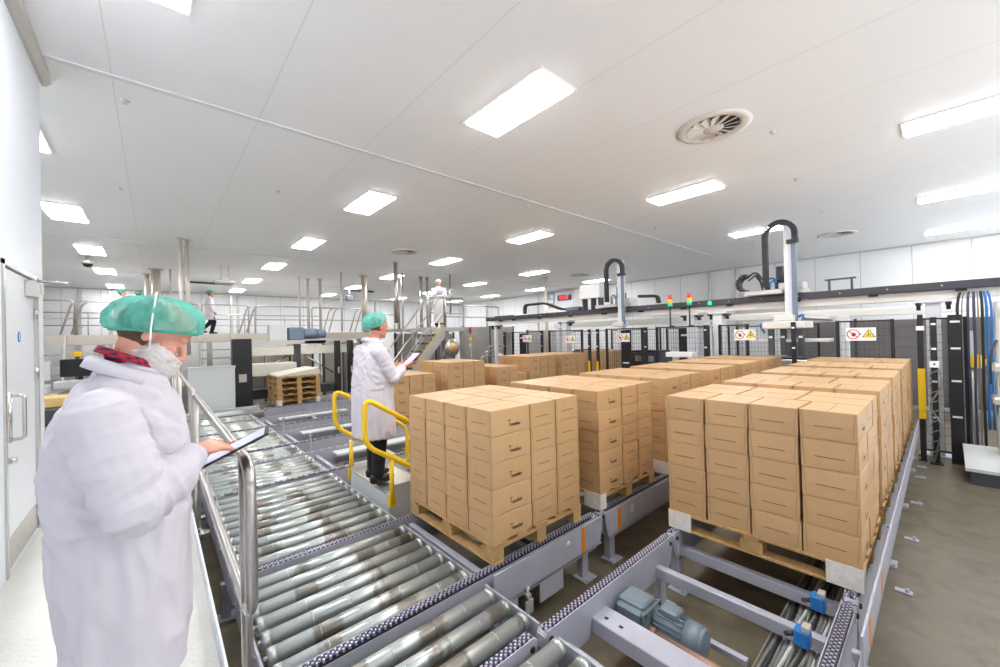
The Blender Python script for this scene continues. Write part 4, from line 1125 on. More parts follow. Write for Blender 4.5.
def leaning(x, y, z, label):
    t = thing('ladder_handle', label, 'handrail', (x, y, z), 0, 'slanted ladder handles')
    for q in (0, .22): MB().tube(rounded([(q, 0, -.0), (q+.22, -.1, .85), (q+.34, -.1, .95)], .1), .026, 8).build('handle_tube', 'steel_rail', t)
leaning(2.3, 16.9, DZ+.03, 'pair of slanted steel ladder handles beside the walking worker')
leaning(5.2, 16.9, DZ+.03, 'slanted steel ladder handles beyond the blue motor')
leaning(6.3, 16.9, DZ+.03, 'slanted steel ladder handles behind the second worker')
leaning(-2.05, 16.9, DZ+.03, 'slanted steel ladder handles near the dome camera')
# steps below the mezzanine edge
t = thing('mezzanine_steps', 'steep steel steps leading to the mezzanine beside the black post', 'stairs', (1.5, 15.2, 0))
for k in range(8): MB().box(-.4, .4, -.35+k*.12, -.13+k*.12, .25+k*.27, .29+k*.27).build('tread', 'steel_sheet', t)
for x in (-.43, .43): MB().prism([(-.4, .0), (-.2, 0), (.85, 2.2), (.85, 2.42), (.7, 2.42)], x-.02, x+.02, 'x').build('side_plate', 'pipe_beige', t)
t = thing('mezzanine_steps', 'steel steps under the mezzanine close to the door wall', 'stairs', (-2.5, 15.4, 0))
for k in range(8): MB().box(-.6, .6, -.35+k*.12, -.13+k*.12, .25+k*.27, .29+k*.27).build('tread', 'steel_sheet', t)
for x in (-.63, .63): MB().prism([(-.4, .0), (-.2, 0), (.85, 2.2), (.85, 2.42), (.7, 2.42)], x-.02, x+.02, 'x').build('side_plate', 'pipe_beige', t)
# work stations under the mezzanine
def station(x, y, label, scr=True):
    t = thing('workstation', label, 'workstation', (x, y, 0), 0, 'workstations under the mezzanine')
    MB().box(-.45, .45, -.3, .3, 1.1, 1.16, c=.01).box(-.42, .42, -.25, .25, .5, .54).build('bench_top', 'steel_sheet', t)
    for a in (-.4, .4):
        for b_ in (-.25, .25): MB().box(a-.025, a+.025, b_-.025, b_+.025, 0, 1.1).build('leg', 'steel', t)
    s_ = MB().box(-.32, .32, -.03, .05, 1.42, 1.82, c=.01).box(-.04, .04, .0, .04, 1.16, 1.45)
    s_.build('monitor', 'tablet_black' if scr else 'panel_grey', t)
    MB().box(-.4, .3, -.26, .2, 1.165, 1.34, c=.02).build('instrument_box', 'panel_grey', t)
station(-1.3, 13.2, 'workstation with dark monitor, close to the red shirt collar')
station(-.33, 13.2, 'workstation with dark monitor, partly behind the bearded worker head')
station(-1.95, 12.2, 'workstation with pale screen, beside the door wall end', False)
t = thing('timber_bundle', 'pale yellow block lying on a grey crate by the door wall', 'timber', (-1.15, 10.4, 0))
MB().box(-.5, .4, -.3, .3, .75, 1.05, c=.02).build('crate', 'dark_grey', t)
MB().box(-.42, .3, -.22, .2, 1.05, 1.25, c=.03).build('timber', 'lumber', t)
for a in (-.42, .32): MB().box(a-.03, a+.03, -.25, .25, 0, .75).build('leg', 'steel', t)
t = thing('low_bench', 'low dark bench with papers beside the door wall', 'bench', (-1.5, 9.2, 0))
MB().box(-.5, .45, -.3, .3, .70, .76, c=.01).build('bench_top', 'steel_sheet', t)
MB().box(-.3, .2, -.2, .15, .765, .80).build('paper_pile', 'slip', t)
for a in (-.45, .4):
    for b_ in (-.25, .25): MB().box(a-.03, a+.03, b_-.03, b_+.03, 0, .70).build('leg', 'black', t)
t = thing('yellow_lever', 'yellow topped valve lever under the mezzanine', 'valve', (-1.45, 14.2, 0))
MB().cyl((0, 0, 0), (0, 0, 1.85), .04).build('valve_stand', 'dark_grey', t)
MB().box(-.08, .08, -.06, .06, 1.85, 1.98, c=.02).build('valve_knob', 'yellow', t)
t = thing('yellow_lever', 'yellow ladder post seen below the bearded worker chin', 'post', (.36, 12.6, 0))
MB().box(-.035, .035, -.035, .035, 0, 1.75, c=.004).build('post', 'yellow', t)
m_ = MB()
for k in range(9): m_.box(-.036, .036, -.037, -.035, .9+k*.09, .93+k*.09)
m_.build('post_mark', 'dark_grey', t)
# grey cabinet panel and the pallet dispenser
t = thing('grey_cabinet', 'plain light grey cabinet behind the end of the rollers', 'cabinet', (1.02, 11.55, 0))
MB().box(-.46, .42, -.2, .3, .05, 1.55, c=.012).build('cabinet_body', 'panel_grey', t)
MB().box(-.47, .43, -.21, -.2, 1.50, 1.56).build('cabinet_edge', 'silver', t)
MB().box(-.4, .36, -.18, .28, 0, .05).build('plinth', 'dark_grey', t)
t = thing('pallet_dispenser', 'steel framed pallet dispenser with a blue motor on top', 'machine', (3.0, 13.15, 0))
for x in (-1.25, 1.62): MB().box(x-.07, x+.07, -.5, -.36, .012, 2.05, c=.004).build('frame_post', 'steel_sheet', t)
MB().box(.05, .25, -.48, -.4, .6, 2.05, c=.004).build('frame_post', 'dark_grey', t)
MB().box(-1.35, 1.75, -.56, -.44, 2.02, 2.14, c=.006).build('top_beam', 'silver', t)
MB().box(-1.28, .05, -.52, -.46, 1.72, 1.98, c=.004).box(.25, 1.6, -.52, -.46, 1.72, 1.98, c=.004).build('green_tinted_panel', 'slip', t)
for (x0, x1) in ((-1.0, -.1), (1.2, .35)):
    MB().tube([(x0, -.42, 1.1), (x1, -.42, 1.7)], .025, 6).build('brace', 'steel', t)
mo = MB().box(-.05, .35, -.5, -.1, 2.14, 2.52, c=.03).cyl((.35, -.3, 2.33), (.75, -.3, 2.33), .16, seg=18).cyl((.75, -.3, 2.33), (1.0, -.3, 2.33), .14, seg=18)
mo.build('motor', 'motor_blue', t)
MB().box(-.55, -.1, -.45, -.1, 2.14, 2.6, c=.01).build('motor_box', 'panel_grey', t)
MB().box(.35, .95, -.56, -.52, 2.03, 2.12).build('name_plate', 'sign_white', t)
MB().box(-1.2, .1, -.62, -.05, 1.15, 1.5, c=.02).build('slide_cover', 'slip', t)
MB().box(-1.15, 1.4, -.3, .2, .5, .75, c=.01).build('lift_table', 'dark_grey', t)
m_ = MB()
for k in range(6): m_.box(-1.1+k*.5, -1.06+k*.5, -.05, .0, .75, 1.7)
m_.build('rear_bars', 'steel_sheet', t)
def bigpost(x, y, label, w=.14, z1=2.2):
    t = thing('guard_post', label, 'post', (x, y, 0), 0, 'tall black posts round the dispenser')
    MB().box(-w/2, w/2, -.1, .1, .012, z1, c=.008).box(-w/2-.05, w/2+.05, -.15, .15, 0, .014).build('post', 'black', t)
    MB().box(-w*.2, w*.2, -.102, -.1, 1.1, 1.3).build('post_plate', 'silver', t)
bigpost(1.66, 11.9, 'widest black post, beside the grey cabinet', .42)
bigpost(4.2, 12.35, 'slim black post between the empty pallets and the second worker', .13, 2.1)
bigpost(4.6, 12.35, 'slim black post just behind the second worker back', .13, 2.1)
def sheet(x0, x1, y, z0, z1, label, split=2):
    t = thing('steel_screen', label, 'screen', ((x0+x1)/2, y, 0), 0, 'stainless steel screens'); ox = (x0+x1)/2
    for k in range(split):
        a = x0+(x1-x0)*k/split; b_ = x0+(x1-x0)*(k+1)/split
        MB().box(a-ox+.02, b_-ox-.02, -.03, .03, z0, z1, c=.006).build('screen_sheet', 'steel_sheet', t)
    for k in range(split+1):
        a = x0+(x1-x0)*k/split; MB().box(a-ox-.03, a-ox+.03, -.05, .05, 0, z1+.03).build('screen_post', 'dark_grey', t)
sheet(1.9, 4.0, 14.2, .3, 1.75, 'stainless screen behind the empty pallets stack', 3)
sheet(4.3, 5.6, 14.0, .2, 2.0, 'stainless screen behind the second worker shoulder', 2)
sheet(7.2, 10.0, 14.5, .2, 2.3, 'stainless tank wall under the observing worker platform', 3)
sheet(10.2, 13.2, 14.0, .2, 2.55, 'stainless enclosure wall at the far gantry end', 2)
sheet(13.4, 16.2, 13.2, .2, 2.35, 'darker stainless enclosure behind the mesh fence', 2)
# observation platform with stairs
t = thing('observation_platform', 'raised steel platform the observing worker stands on', 'platform', (7.75, 12.1, 0))
PZ = 2.47
MB().box(-.85, .75, -.55, .6, PZ-.14, PZ, c=.006).build('platform_deck', 'silver', t)
for x, y in ((-.75, -.45), (.65, -.45), (-.75, .5), (.65, .5), (-.05, -.3)): MB().box(x-.05, x+.05, y-.05, y+.05, 0, PZ-.14).build('leg', 'steel_sheet', t)
MB().tube(rounded([(-.8, -.5, PZ), (-.8, -.5, PZ+1.05), (.72, -.5, PZ+1.05), (.72, -.5, PZ)], .06), .026, 8).build('top_rail', 'steel_rail', t)
MB().tube([(-.8, -.5, PZ+.5), (.72, -.5, PZ+.5)], .022, 8).build('mid_rail', 'steel_rail', t)
MB().cyl((-.05, -.5, PZ), (-.05, -.5, PZ+1.05), .022, seg=8).build('post', 'steel_rail', t)
MB().box(-.55, -.1, -.53, -.51, PZ+.15, PZ+.98, c=.004).build('rail_panel', 'silver', t)
MB().lathe([(.0, 0), (.30, 0), (.33, .06), (.30, .12)], (.15, -.62, 1.75), 'y', seg=24).lathe([(.0, -.02), (.17, -.02), (.17, .02)], (.15, -.62, 1.75), 'y', seg=20, mi=1).build('round_hatch', ['steel_sheet', 'lumber'], t)
t = thing('stairs', 'grey steel stairs with yellow nosing rising to the platform', 'stairs', (5.9, 10.9, 0))
n = 9; dx, dz = .21, .245
for k in range(n):
    x = -1.0+k*dx; z = .25+k*dz
    MB().box(x, x+.26, -.4, .4, z-.03, z, c=.003).box(x-.004, x+.03, -.4, .4, z-.05, z+.004, mi=1).build('tread', ['steel_sheet', 'dark_grey'], t)
for y in (-.43, .43):
    MB().prism([(-1.15, 0), (-.85, 0), (1.0, 2.15), (1.0, 2.45), (.85, 2.45)], y-.02, y+.02, 'y').build('stringer', 'silver', t)
    MB().tube(rounded([(-1.0, y, .2), (-1.0, y, 1.2), (.9, y, 3.42), (1.0, y, 3.42), (1.0, y, 2.45)], .12), .026, 8).build('handrail', 'steel_rail', t)
    MB().tube([(-.95, y, .7), (.92, y, 2.9)], .02, 8).build('mid_rail', 'steel_rail', t)
    for k in range(3): MB().cyl((-.5+k*.5, y, .65+k*.58), (-.5+k*.5, y, 1.75+k*.58), .02, seg=8).build('post', 'steel_rail', t)
m_ = MB()
for k in range(18):
    x = -1.1+k*.115; m_.box(x, x+.06, -.453, -.45, .12+(x+1.15)*1.165, .20+(x+1.15)*1.165)
m_.build('yellow_marking', 'yellow', t)
rail(5.9, 6.85, 13.4, PZ, 'steel guard rail at the stair head behind the platform', 1.05)
rail(8.7, 11.6, 13.2, PZ, 'steel guard rail from the platform to the stainless enclosure', .95)
t = thing('upper_gangway', 'steel gangway deck at the same level behind the platform', 'gangway', (8.7, 13.6, 0))
MB().box(-2.9, 1.3, -.5, .6, PZ-.1, PZ-.003).build('gangway_deck', 'steel_sheet', t)
for x in (-2.6, 0, 1.2): MB().box(x-.05, x+.05, -.1, .1, 0, PZ-.1).build('leg', 'steel_sheet', t)
t = thing('red_lamp_post', 'slim post with red lamp and yellow sleeve before the stainless tank', 'post', (9.45, 12.5, 0))
MB().cyl((0, 0, 0), (0, 0, 2.3), .03, seg=8).build('post', 'steel', t)
MB().cyl((0, 0, 2.3), (0, 0, 2.5), .06, seg=12).build('red_lamp', 'red', t)
MB().cyl((0, 0, 1.9), (0, 0, 2.1), .05, seg=10).build('yellow_sleeve', 'yellow', t)
t = thing('pipe_rack', 'low steel pipe work before the stainless enclosure', 'pipework', (10.6, 12.4, 0))
for k in range(3): MB().tube(rounded([(-.7+k*.2, 0, 0), (-.7+k*.2, 0, 1.3+k*.2), (.6, 0, 1.3+k*.2), (.6+k*.1, 0, .0)], .1), .03, 8).build('pipe', 'steel', t)
MB().ball((.2, -.1, 1.2), .2).build('pump_body', 'silver', t)
# pipes from the ceiling
def pipe(x, y, r, z0, label, m_='pipe_beige', z1=CZ):
    t = thing('ceiling_pipe', label, 'pipe', (x, y, 0), 0, 'vertical ceiling pipes')
    MB().cyl((0, 0, z0), (0, 0, z1), r, seg=14).build('pipe', m_, t)
    MB().cyl((0, 0, z1-.03), (0, 0, z1), r*1.8, seg=14).build('pipe_collar', 'silver', t)
    return t
pipe(.48, 12.1, .04, DZ-.6, 'tall beige ceiling pipe, one of two beside the bearded worker cap')
pipe(.62, 12.25, .04, DZ-.6, 'tall beige ceiling pipe, twin standing farther from the door wall')
pipe(.05, 17.6, .12, DZ, 'thick beige ceiling pipe close to the junction box')
pipe(-.2, 19.0, .07, DZ, 'medium beige ceiling pipe between two worker caps')
t = pipe(.42, 17.5, .035, 3.6, 'thin steel ceiling drop pipe with a grey junction box')
MB().box(-.15, .35, -.14, -.04, 3.4, 3.82, c=.015).build('junction_box', 'panel_grey', t)
pipe(4.35, 17.0, .035, DZ, 'first slim beige ceiling pipe over the dispenser end of the mezzanine')
pipe(4.75, 17.3, .05, DZ, 'second slim beige ceiling pipe, carrying a red valve')
pipe(5.2, 17.2, .06, DZ, 'third beige ceiling pipe, left of the blue motor')
pipe(5.3, 15.0, .03, DZ, 'thin hanging conduit above the blue motor')
pipe(6.3, 15.3, .11, DZ, 'thickest beige ceiling pipe above the blue motor')
pipe(6.05, 12.05, .07, DZ+.2, 'dark ceiling pipe behind the second worker light panel', 'steel_sheet')
pipe(7.1, 14.0, .04, DZ, 'thin steel pipe at the stair head, one of a close pair', 'steel')
pipe(7.3, 14.0, .04, DZ, 'thin steel pipe at the stair head, twin in the close pair', 'steel')
pipe(8.3, 14.3, .06, DZ, 'steel pipe between the stairs and the observing worker', 'steel')
pipe(8.6, 14.3, .05, DZ, 'steel pipe closest to the observing worker', 'steel')
pipe(9.0, 13.2, .04, DZ+.6, 'slim conduit above the observing worker head', 'steel')
pipe(13.0, 11.6, .07, .0, 'floor to ceiling grey pipe behind the far gantry end', 'pipe_beige')
def ducts(x, y, label):
    t = thing('ceiling_bar', label, 'vent', (x, y, CZ), 0, 'dark linear ceiling slots')
    MB().box(-.75, .75, -.06, .06, -.1, -.03, c=.006).build('slot_bar', 'black', t)
    for q in (-.6, .6): MB().cyl((q, 0, -.04), (q, 0, 0), .012, seg=6).build('hanger', 'silver', t)
ducts(1.75, 20.2, 'dark linear bar under the ceiling above the walking worker')
ducts(7.9, 19.8, 'dark linear bar under the ceiling behind the second worker')
t = thing('extraction_hood', 'small pale hood hanging from two rods above the mezzanine', 'hood', (1.75, 15.6, 4.05))
MB().box(-.25, .25, -.2, .2, 0, .08, c=.02).box(-.1, .1, -.1, .1, .08, .18, c=.02).build('hood_body', 'vent_white', t)
for q in (-.1, .1): MB().cyl((q, 0, .15), (q, 0, CZ-4.05), .01, seg=6).build('hanger', 'silver', t)
t = thing('loudspeaker', 'small black box speaker hanging under a dark ceiling bar', 'speaker', (7.3, 19.6, CZ))
MB().cyl((0, 0, 0), (0, 0, -.35), .015, seg=6).build('bracket', 'silver', t)
MB().box(-.16, .16, -.1, .1, -.6, -.35, c=.02).build('speaker_body', 'dark_grey', t)
# pipes along the walls
for i, (x, lab) in enumerate(((-2.45, 'left of the first pair'), (-1.5, 'wide, behind the dome camera'), (-.45, 'behind two worker caps'), (3.05, 'behind the walking worker'), (3.35, 'twin behind the walking worker'), (12.4, 'near the corner of the far walls'))):
    t = thing('wall_conduit', 'vertical conduit on the back wall, ' + lab, 'conduit', (x, 24.93, 0), 0, 'vertical wall conduits')
    MB().box(-.06, .06, -.04, .04, .0, CZ-.06, c=.01).build('conduit', 'silver', t)
    MB().box(-.08, .08, .03, .05, 2.9, 3.0).box(-.08, .08, .03, .05, 1.2, 1.3).build('clip', 'steel', t)
for y, lab in ((6.55, 'near the two stack lights'), (5.5, 'closer to the curled robot'), (16.5, 'beside the wall clock'), (21.5, 'near the far corner')):
    t = thing('wall_conduit', 'vertical conduit on the long cladding wall, ' + lab, 'conduit', (17.74, y, 0), 0, 'vertical wall conduits')
    MB().box(-.03, .03, -.05, .05, .0, CZ-.06, c=.01).build('conduit', 'steel_sheet', t)
    MB().box(.02, .05, -.08, .08, 2.9, 3.0).build('clip', 'steel', t)
t = thing('wall_display', 'dark wall display with glowing red digits above the gantry', 'display', (17.7, 14.4, 4.25))
MB().box(-.05, .09, -.45, .45, -.14, .14, c=.01).build('display_case', 'display', t)
m_ = MB()
for k in range(4):
    q = .27-k*.17
    for (u0, u1, z0, z1) in ((-.05, .05, .06, .08), (-.05, .05, -.08, -.06), (-.05, -.03, -.08, .08), (.03, .05, -.08, .08)): m_.quad((-.052, q-u0, z0), (-.052, q-u1, z0), (-.052, q-u1, z1), (-.052, q-u0, z1))
m_.build('red_digits', 'display_red', t)
t = thing('notice_board', 'pale blue and white notice board beside the red wall display', 'sign', (17.74, 15.5, 4.2))
MB().box(-.02, .05, -.3, .2, -.3, .4, c=.005).box(.05, .063, -.1, .0, 0, .1).build('board', 'blue_box', t)
MB().box(-.026, -.02, -.24, .14, -.2, .0).box(-.026, -.02, -.24, -.04, .08, .3).build('notice_sheet', 'sign_white', t)
MB().box(-.02, .05, -.28, .14, -.48, -.34).build('yellow_label', 'lumber', t)
# ================================================================ people
def fuse(mb, voxel, smooth, name, m_, parent, disp=None):
    """one continuous skin from the collected shapes"""
    me = mb.mesh('tmp'); o = bpy.data.objects.new('tmp', me); C.objects.link(o)
    r = o.modifiers.new('r', 'REMESH'); r.mode = 'VOXEL'; r.voxel_size = voxel; r.use_smooth_shade = True
    if smooth:
        s = o.modifiers.new('s', 'SMOOTH'); s.factor = .5; s.iterations = smooth
    dg = bpy.context.evaluated_depsgraph_get()
    out = bpy.data.meshes.new_from_object(o.evaluated_get(dg))
    bpy.data.objects.remove(o); bpy.data.meshes.remove(me)
    out.name = name
    if disp:
        ns = [v.normal.copy() for v in out.vertices]
        for v, n in zip(out.vertices, ns): v.co += n*disp(v.co, n)
    for p in out.polygons: p.use_smooth = True
    return link(name, out, m_, parent)

def loft(mb, rings, seg=28, n_exp=2.4):
    vs = []
    for (z, cx, rx, ry, *ex) in rings:
        cy = ex[0] if ex else 0; tilt = ex[1] if len(ex) > 1 else 0
        for k in range(seg):
            t = 2*PI*k/seg; c, s = math.cos(t), math.sin(t)
            x = math.copysign(abs(c)**(2/n_exp), c)*rx; y = math.copysign(abs(s)**(2/n_exp), s)*ry
            vs.append(V((cx+x, cy+y, z+x*tilt)))
    N = len(rings); fs = []
    for i in range(N-1):
        for k in range(seg): fs.append((i*seg+k, i*seg+(k+1) % seg, (i+1)*seg+(k+1) % seg, (i+1)*seg+k))
    fs.append(tuple(range(seg))[::-1]); fs.append(tuple((N-1)*seg+k for k in range(seg)))
    mb._add(vs, fs, 0, True)

def limb(mb, pts, seg=12):
    for (p, r), (q, s) in zip(pts, pts[1:]): mb.cyl(p, q, r, s, seg=seg)
    for p, r in pts: mb.ball(p, r, seg=seg, ring=8)

def hand(mb, wrist, d, n, th, curl=.5, sc=1.0, tcurl=.35, splay=1.0):
    """palm and five bent fingers; d finger direction, n the way the palm faces, th the thumb side"""
    w = V(wrist); d = V(d).normalized(); n = V(n); n = (n-d*n.dot(d)).normalized(); th = V(th); th = (th-d*th.dot(d)-n*th.dot(n)).normalized()
    rot = Matrix((d, th, n)).transposed()
    mb.ball(w+d*.05*sc, V((.052, .041, .0165))*sc, rot=rot, seg=14, ring=10)
    mb.ball(w+d*.075*sc, V((.03, .041, .014))*sc, rot=rot, seg=14, ring=10)
    mb.ball(w+d*.035*sc+th*.022*sc+n*.006, V((.033, .017, .016))*sc, rot=rot)
    L = (.070, .080, .074, .058)
    for i in range(4):
        off = (.034-.0226*i)*sc
        sp = (.10-.07*i)*splay
        dd = (d+th*sp).normalized(); p = w+d*(.088-.004*abs(i-1.2))*sc+th*off; a = curl*(.75+.12*i); l = L[i]*sc
        pts = [(p-dd*.015*sc, .0095*sc)]; an = a*.35
        for k, (fr, rr_) in enumerate(((.42, .0088), (.32, .0080), (.26, .0066))):
            p = p+(dd*math.cos(an)+n*math.sin(an))*l*fr; pts.append((p, rr_*sc)); an += a*(.55 if k == 0 else .35)
        limb(mb, pts, 10)
    p = w+d*.03*sc+th*.034*sc; dt = (d*.62+th*.62+n*tcurl).normalized()
    q = p+dt*.042*sc; r_ = q+(dt*.6+d*.5).normalized()*.03*sc
    limb(mb, [(p, .0125*sc), (q, .0105*sc), (r_, .0085*sc)], 10)

def hb(mb, H, c, r, rot=None):
    q = H.to_3x3() if rot is None else H.to_3x3() @ rot
    mb.ball(H @ V(c), r, rot=q, seg=18, ring=12)
def head(mb, H, detail=True):
    hb(mb, H, (-.005, 0, .035), (.098, .076, .088)); hb(mb, H, (-.035, 0, .01), (.068, .069, .075))
    hb(mb, H, (.045, 0, -.03), (.048, .059, .076)); hb(mb, H, (.032, 0, -.078), (.055, .056, .042))
    hb(mb, H, (.080, 0, -.104), (.021, .026, .017)); hb(mb, H, (.050, 0, .040), (.046, .060, .046))
    mb.cyl(H @ V((.089, 0, .010)), H @ V((.117, 0, -.033)), .009, .012, seg=12)
    hb(mb, H, (.119, 0, -.039), (.0125, .0125, .011))
    for s in (-1, 1):
        hb(mb, H, (-.008, s*.078, -.014), (.017, .0085, .027), Matrix.Rotation(.18, 3, 'Y'))
        if detail:
            hb(mb, H, (-.004, s*.085, -.011), (.010, .004, .018), Matrix.Rotation(.18, 3, 'Y'))
            hb(mb, H, (.062, s*.040, -.030), (.026, .021, .021)); hb(mb, H, (.079, s*.024, .020), (.017, .030, .011))
            hb(mb, H, (.107, s*.012, -.043), (.011, .008, .008))
            hb(mb, H, (.0765, s*.031, -.003), (.0135, .0165, .0125))
    if detail:
        hb(mb, H, (.093, 0, -.069), (.013, .024, .007)); hb(mb, H, (.091, 0, -.080), (.012, .022, .007))

def cap_mesh(c, rx, ry, h, pitch, seed=0, fold=.006, seg=72, gather=None):
    prof = [(.93, 0), (.97, .006), (1.02, .10), (1.05, .28), (1.0, .5), (.86, .72), (.62, .88), (.34, .97), (.12, 1.0)]
    rm = Matrix.Rotation(pitch, 3, 'Y'); vs = []; mb = MB()
    P = []
    for i in range(len(prof)-1):
        for k in range(3):
            t = k/3; P.append((prof[i][0]*(1-t)+prof[i+1][0]*t, prof[i][1]*(1-t)+prof[i+1][1]*t))
    P.append(prof[-1])
    for r, z in P:
        for k in range(seg):
            t = 2*PI*k/seg
            w = noise.noise(V((math.cos(t)*5+seed, math.sin(t)*5, z*3.0)))*1.1 + .7*noise.noise(V((math.cos(t)*14, math.sin(t)*14+seed, z*2)))
            w += .5*(1-abs(noise.noise(V((math.cos(t)*7, math.sin(t)*7, z*6+seed))))*2)
            w += .9*(.5-abs(noise.noise(V((math.cos(t)*9+seed, math.sin(t)*9, z*1.2))))*2.2)
            d = fold*.75*w*(1 if z > .02 else .4)+.0022*math.sin(t*34+3*noise.noise(V((math.cos(t)*2, math.sin(t)*2, seed))))*max(0, 1-z*1.6)
            p = V((rx*r*math.cos(t), ry*r*math.sin(t), h*z)); n = p.normalized()
            vs.append(V(c)+rm @ (p+n*d))
    N = len(P); fs = []
    for i in range(N-1):
        for k in range(seg): fs.append((i*seg+k, i*seg+(k+1) % seg, (i+1)*seg+(k+1) % seg, (i+1)*seg+k))
    fs.append(tuple((N-1)*seg+k for k in range(seg)))
    mb._add(vs, fs, 0, True)
    hem = [V(c)+rm @ V((rx*.905*math.cos(2*PI*k/40), ry*.905*math.sin(2*PI*k/40), .0)) for k in range(40)]
    return mb, hem

def shell(H, c, r, keep, seed=0, amp=.003, seg=36, ring=26):
    """part of an ellipsoid around the head, kept where keep(local point) holds"""
    mb = MB(); ix = {}; vs = []
    for i in range(ring+1):
        for k in range(seg):
            ph = PI*i/ring; t = 2*PI*k/seg
            p = V((c[0]+r[0]*math.sin(ph)*math.cos(t), c[1]+r[1]*math.sin(ph)*math.sin(t), c[2]+r[2]*math.cos(ph)))
            n = (p-V(c)).normalized()
            p2 = p+n*amp*(noise.noise(p*34+V((seed, 0, 0)))*1.4+noise.noise(p*80))
            ix[(i, k)] = (len(vs), keep(p)); vs.append(H @ p2)
    fs = []
    for i in range(ring):
        for k in range(seg):
            q = [ix[(i, k)], ix[(i+1, k)], ix[(i+1, (k+1) % seg)], ix[(i, (k+1) % seg)]]
            if all(a[1] for a in q): fs.append([a[0] for a in q])
    used = sorted({i for f in fs for i in f}); mp = {a: b_ for b_, a in enumerate(used)}
    mb._add([vs[i] for i in used], [[mp[i] for i in f] for f in fs], 0, True)
    return mb

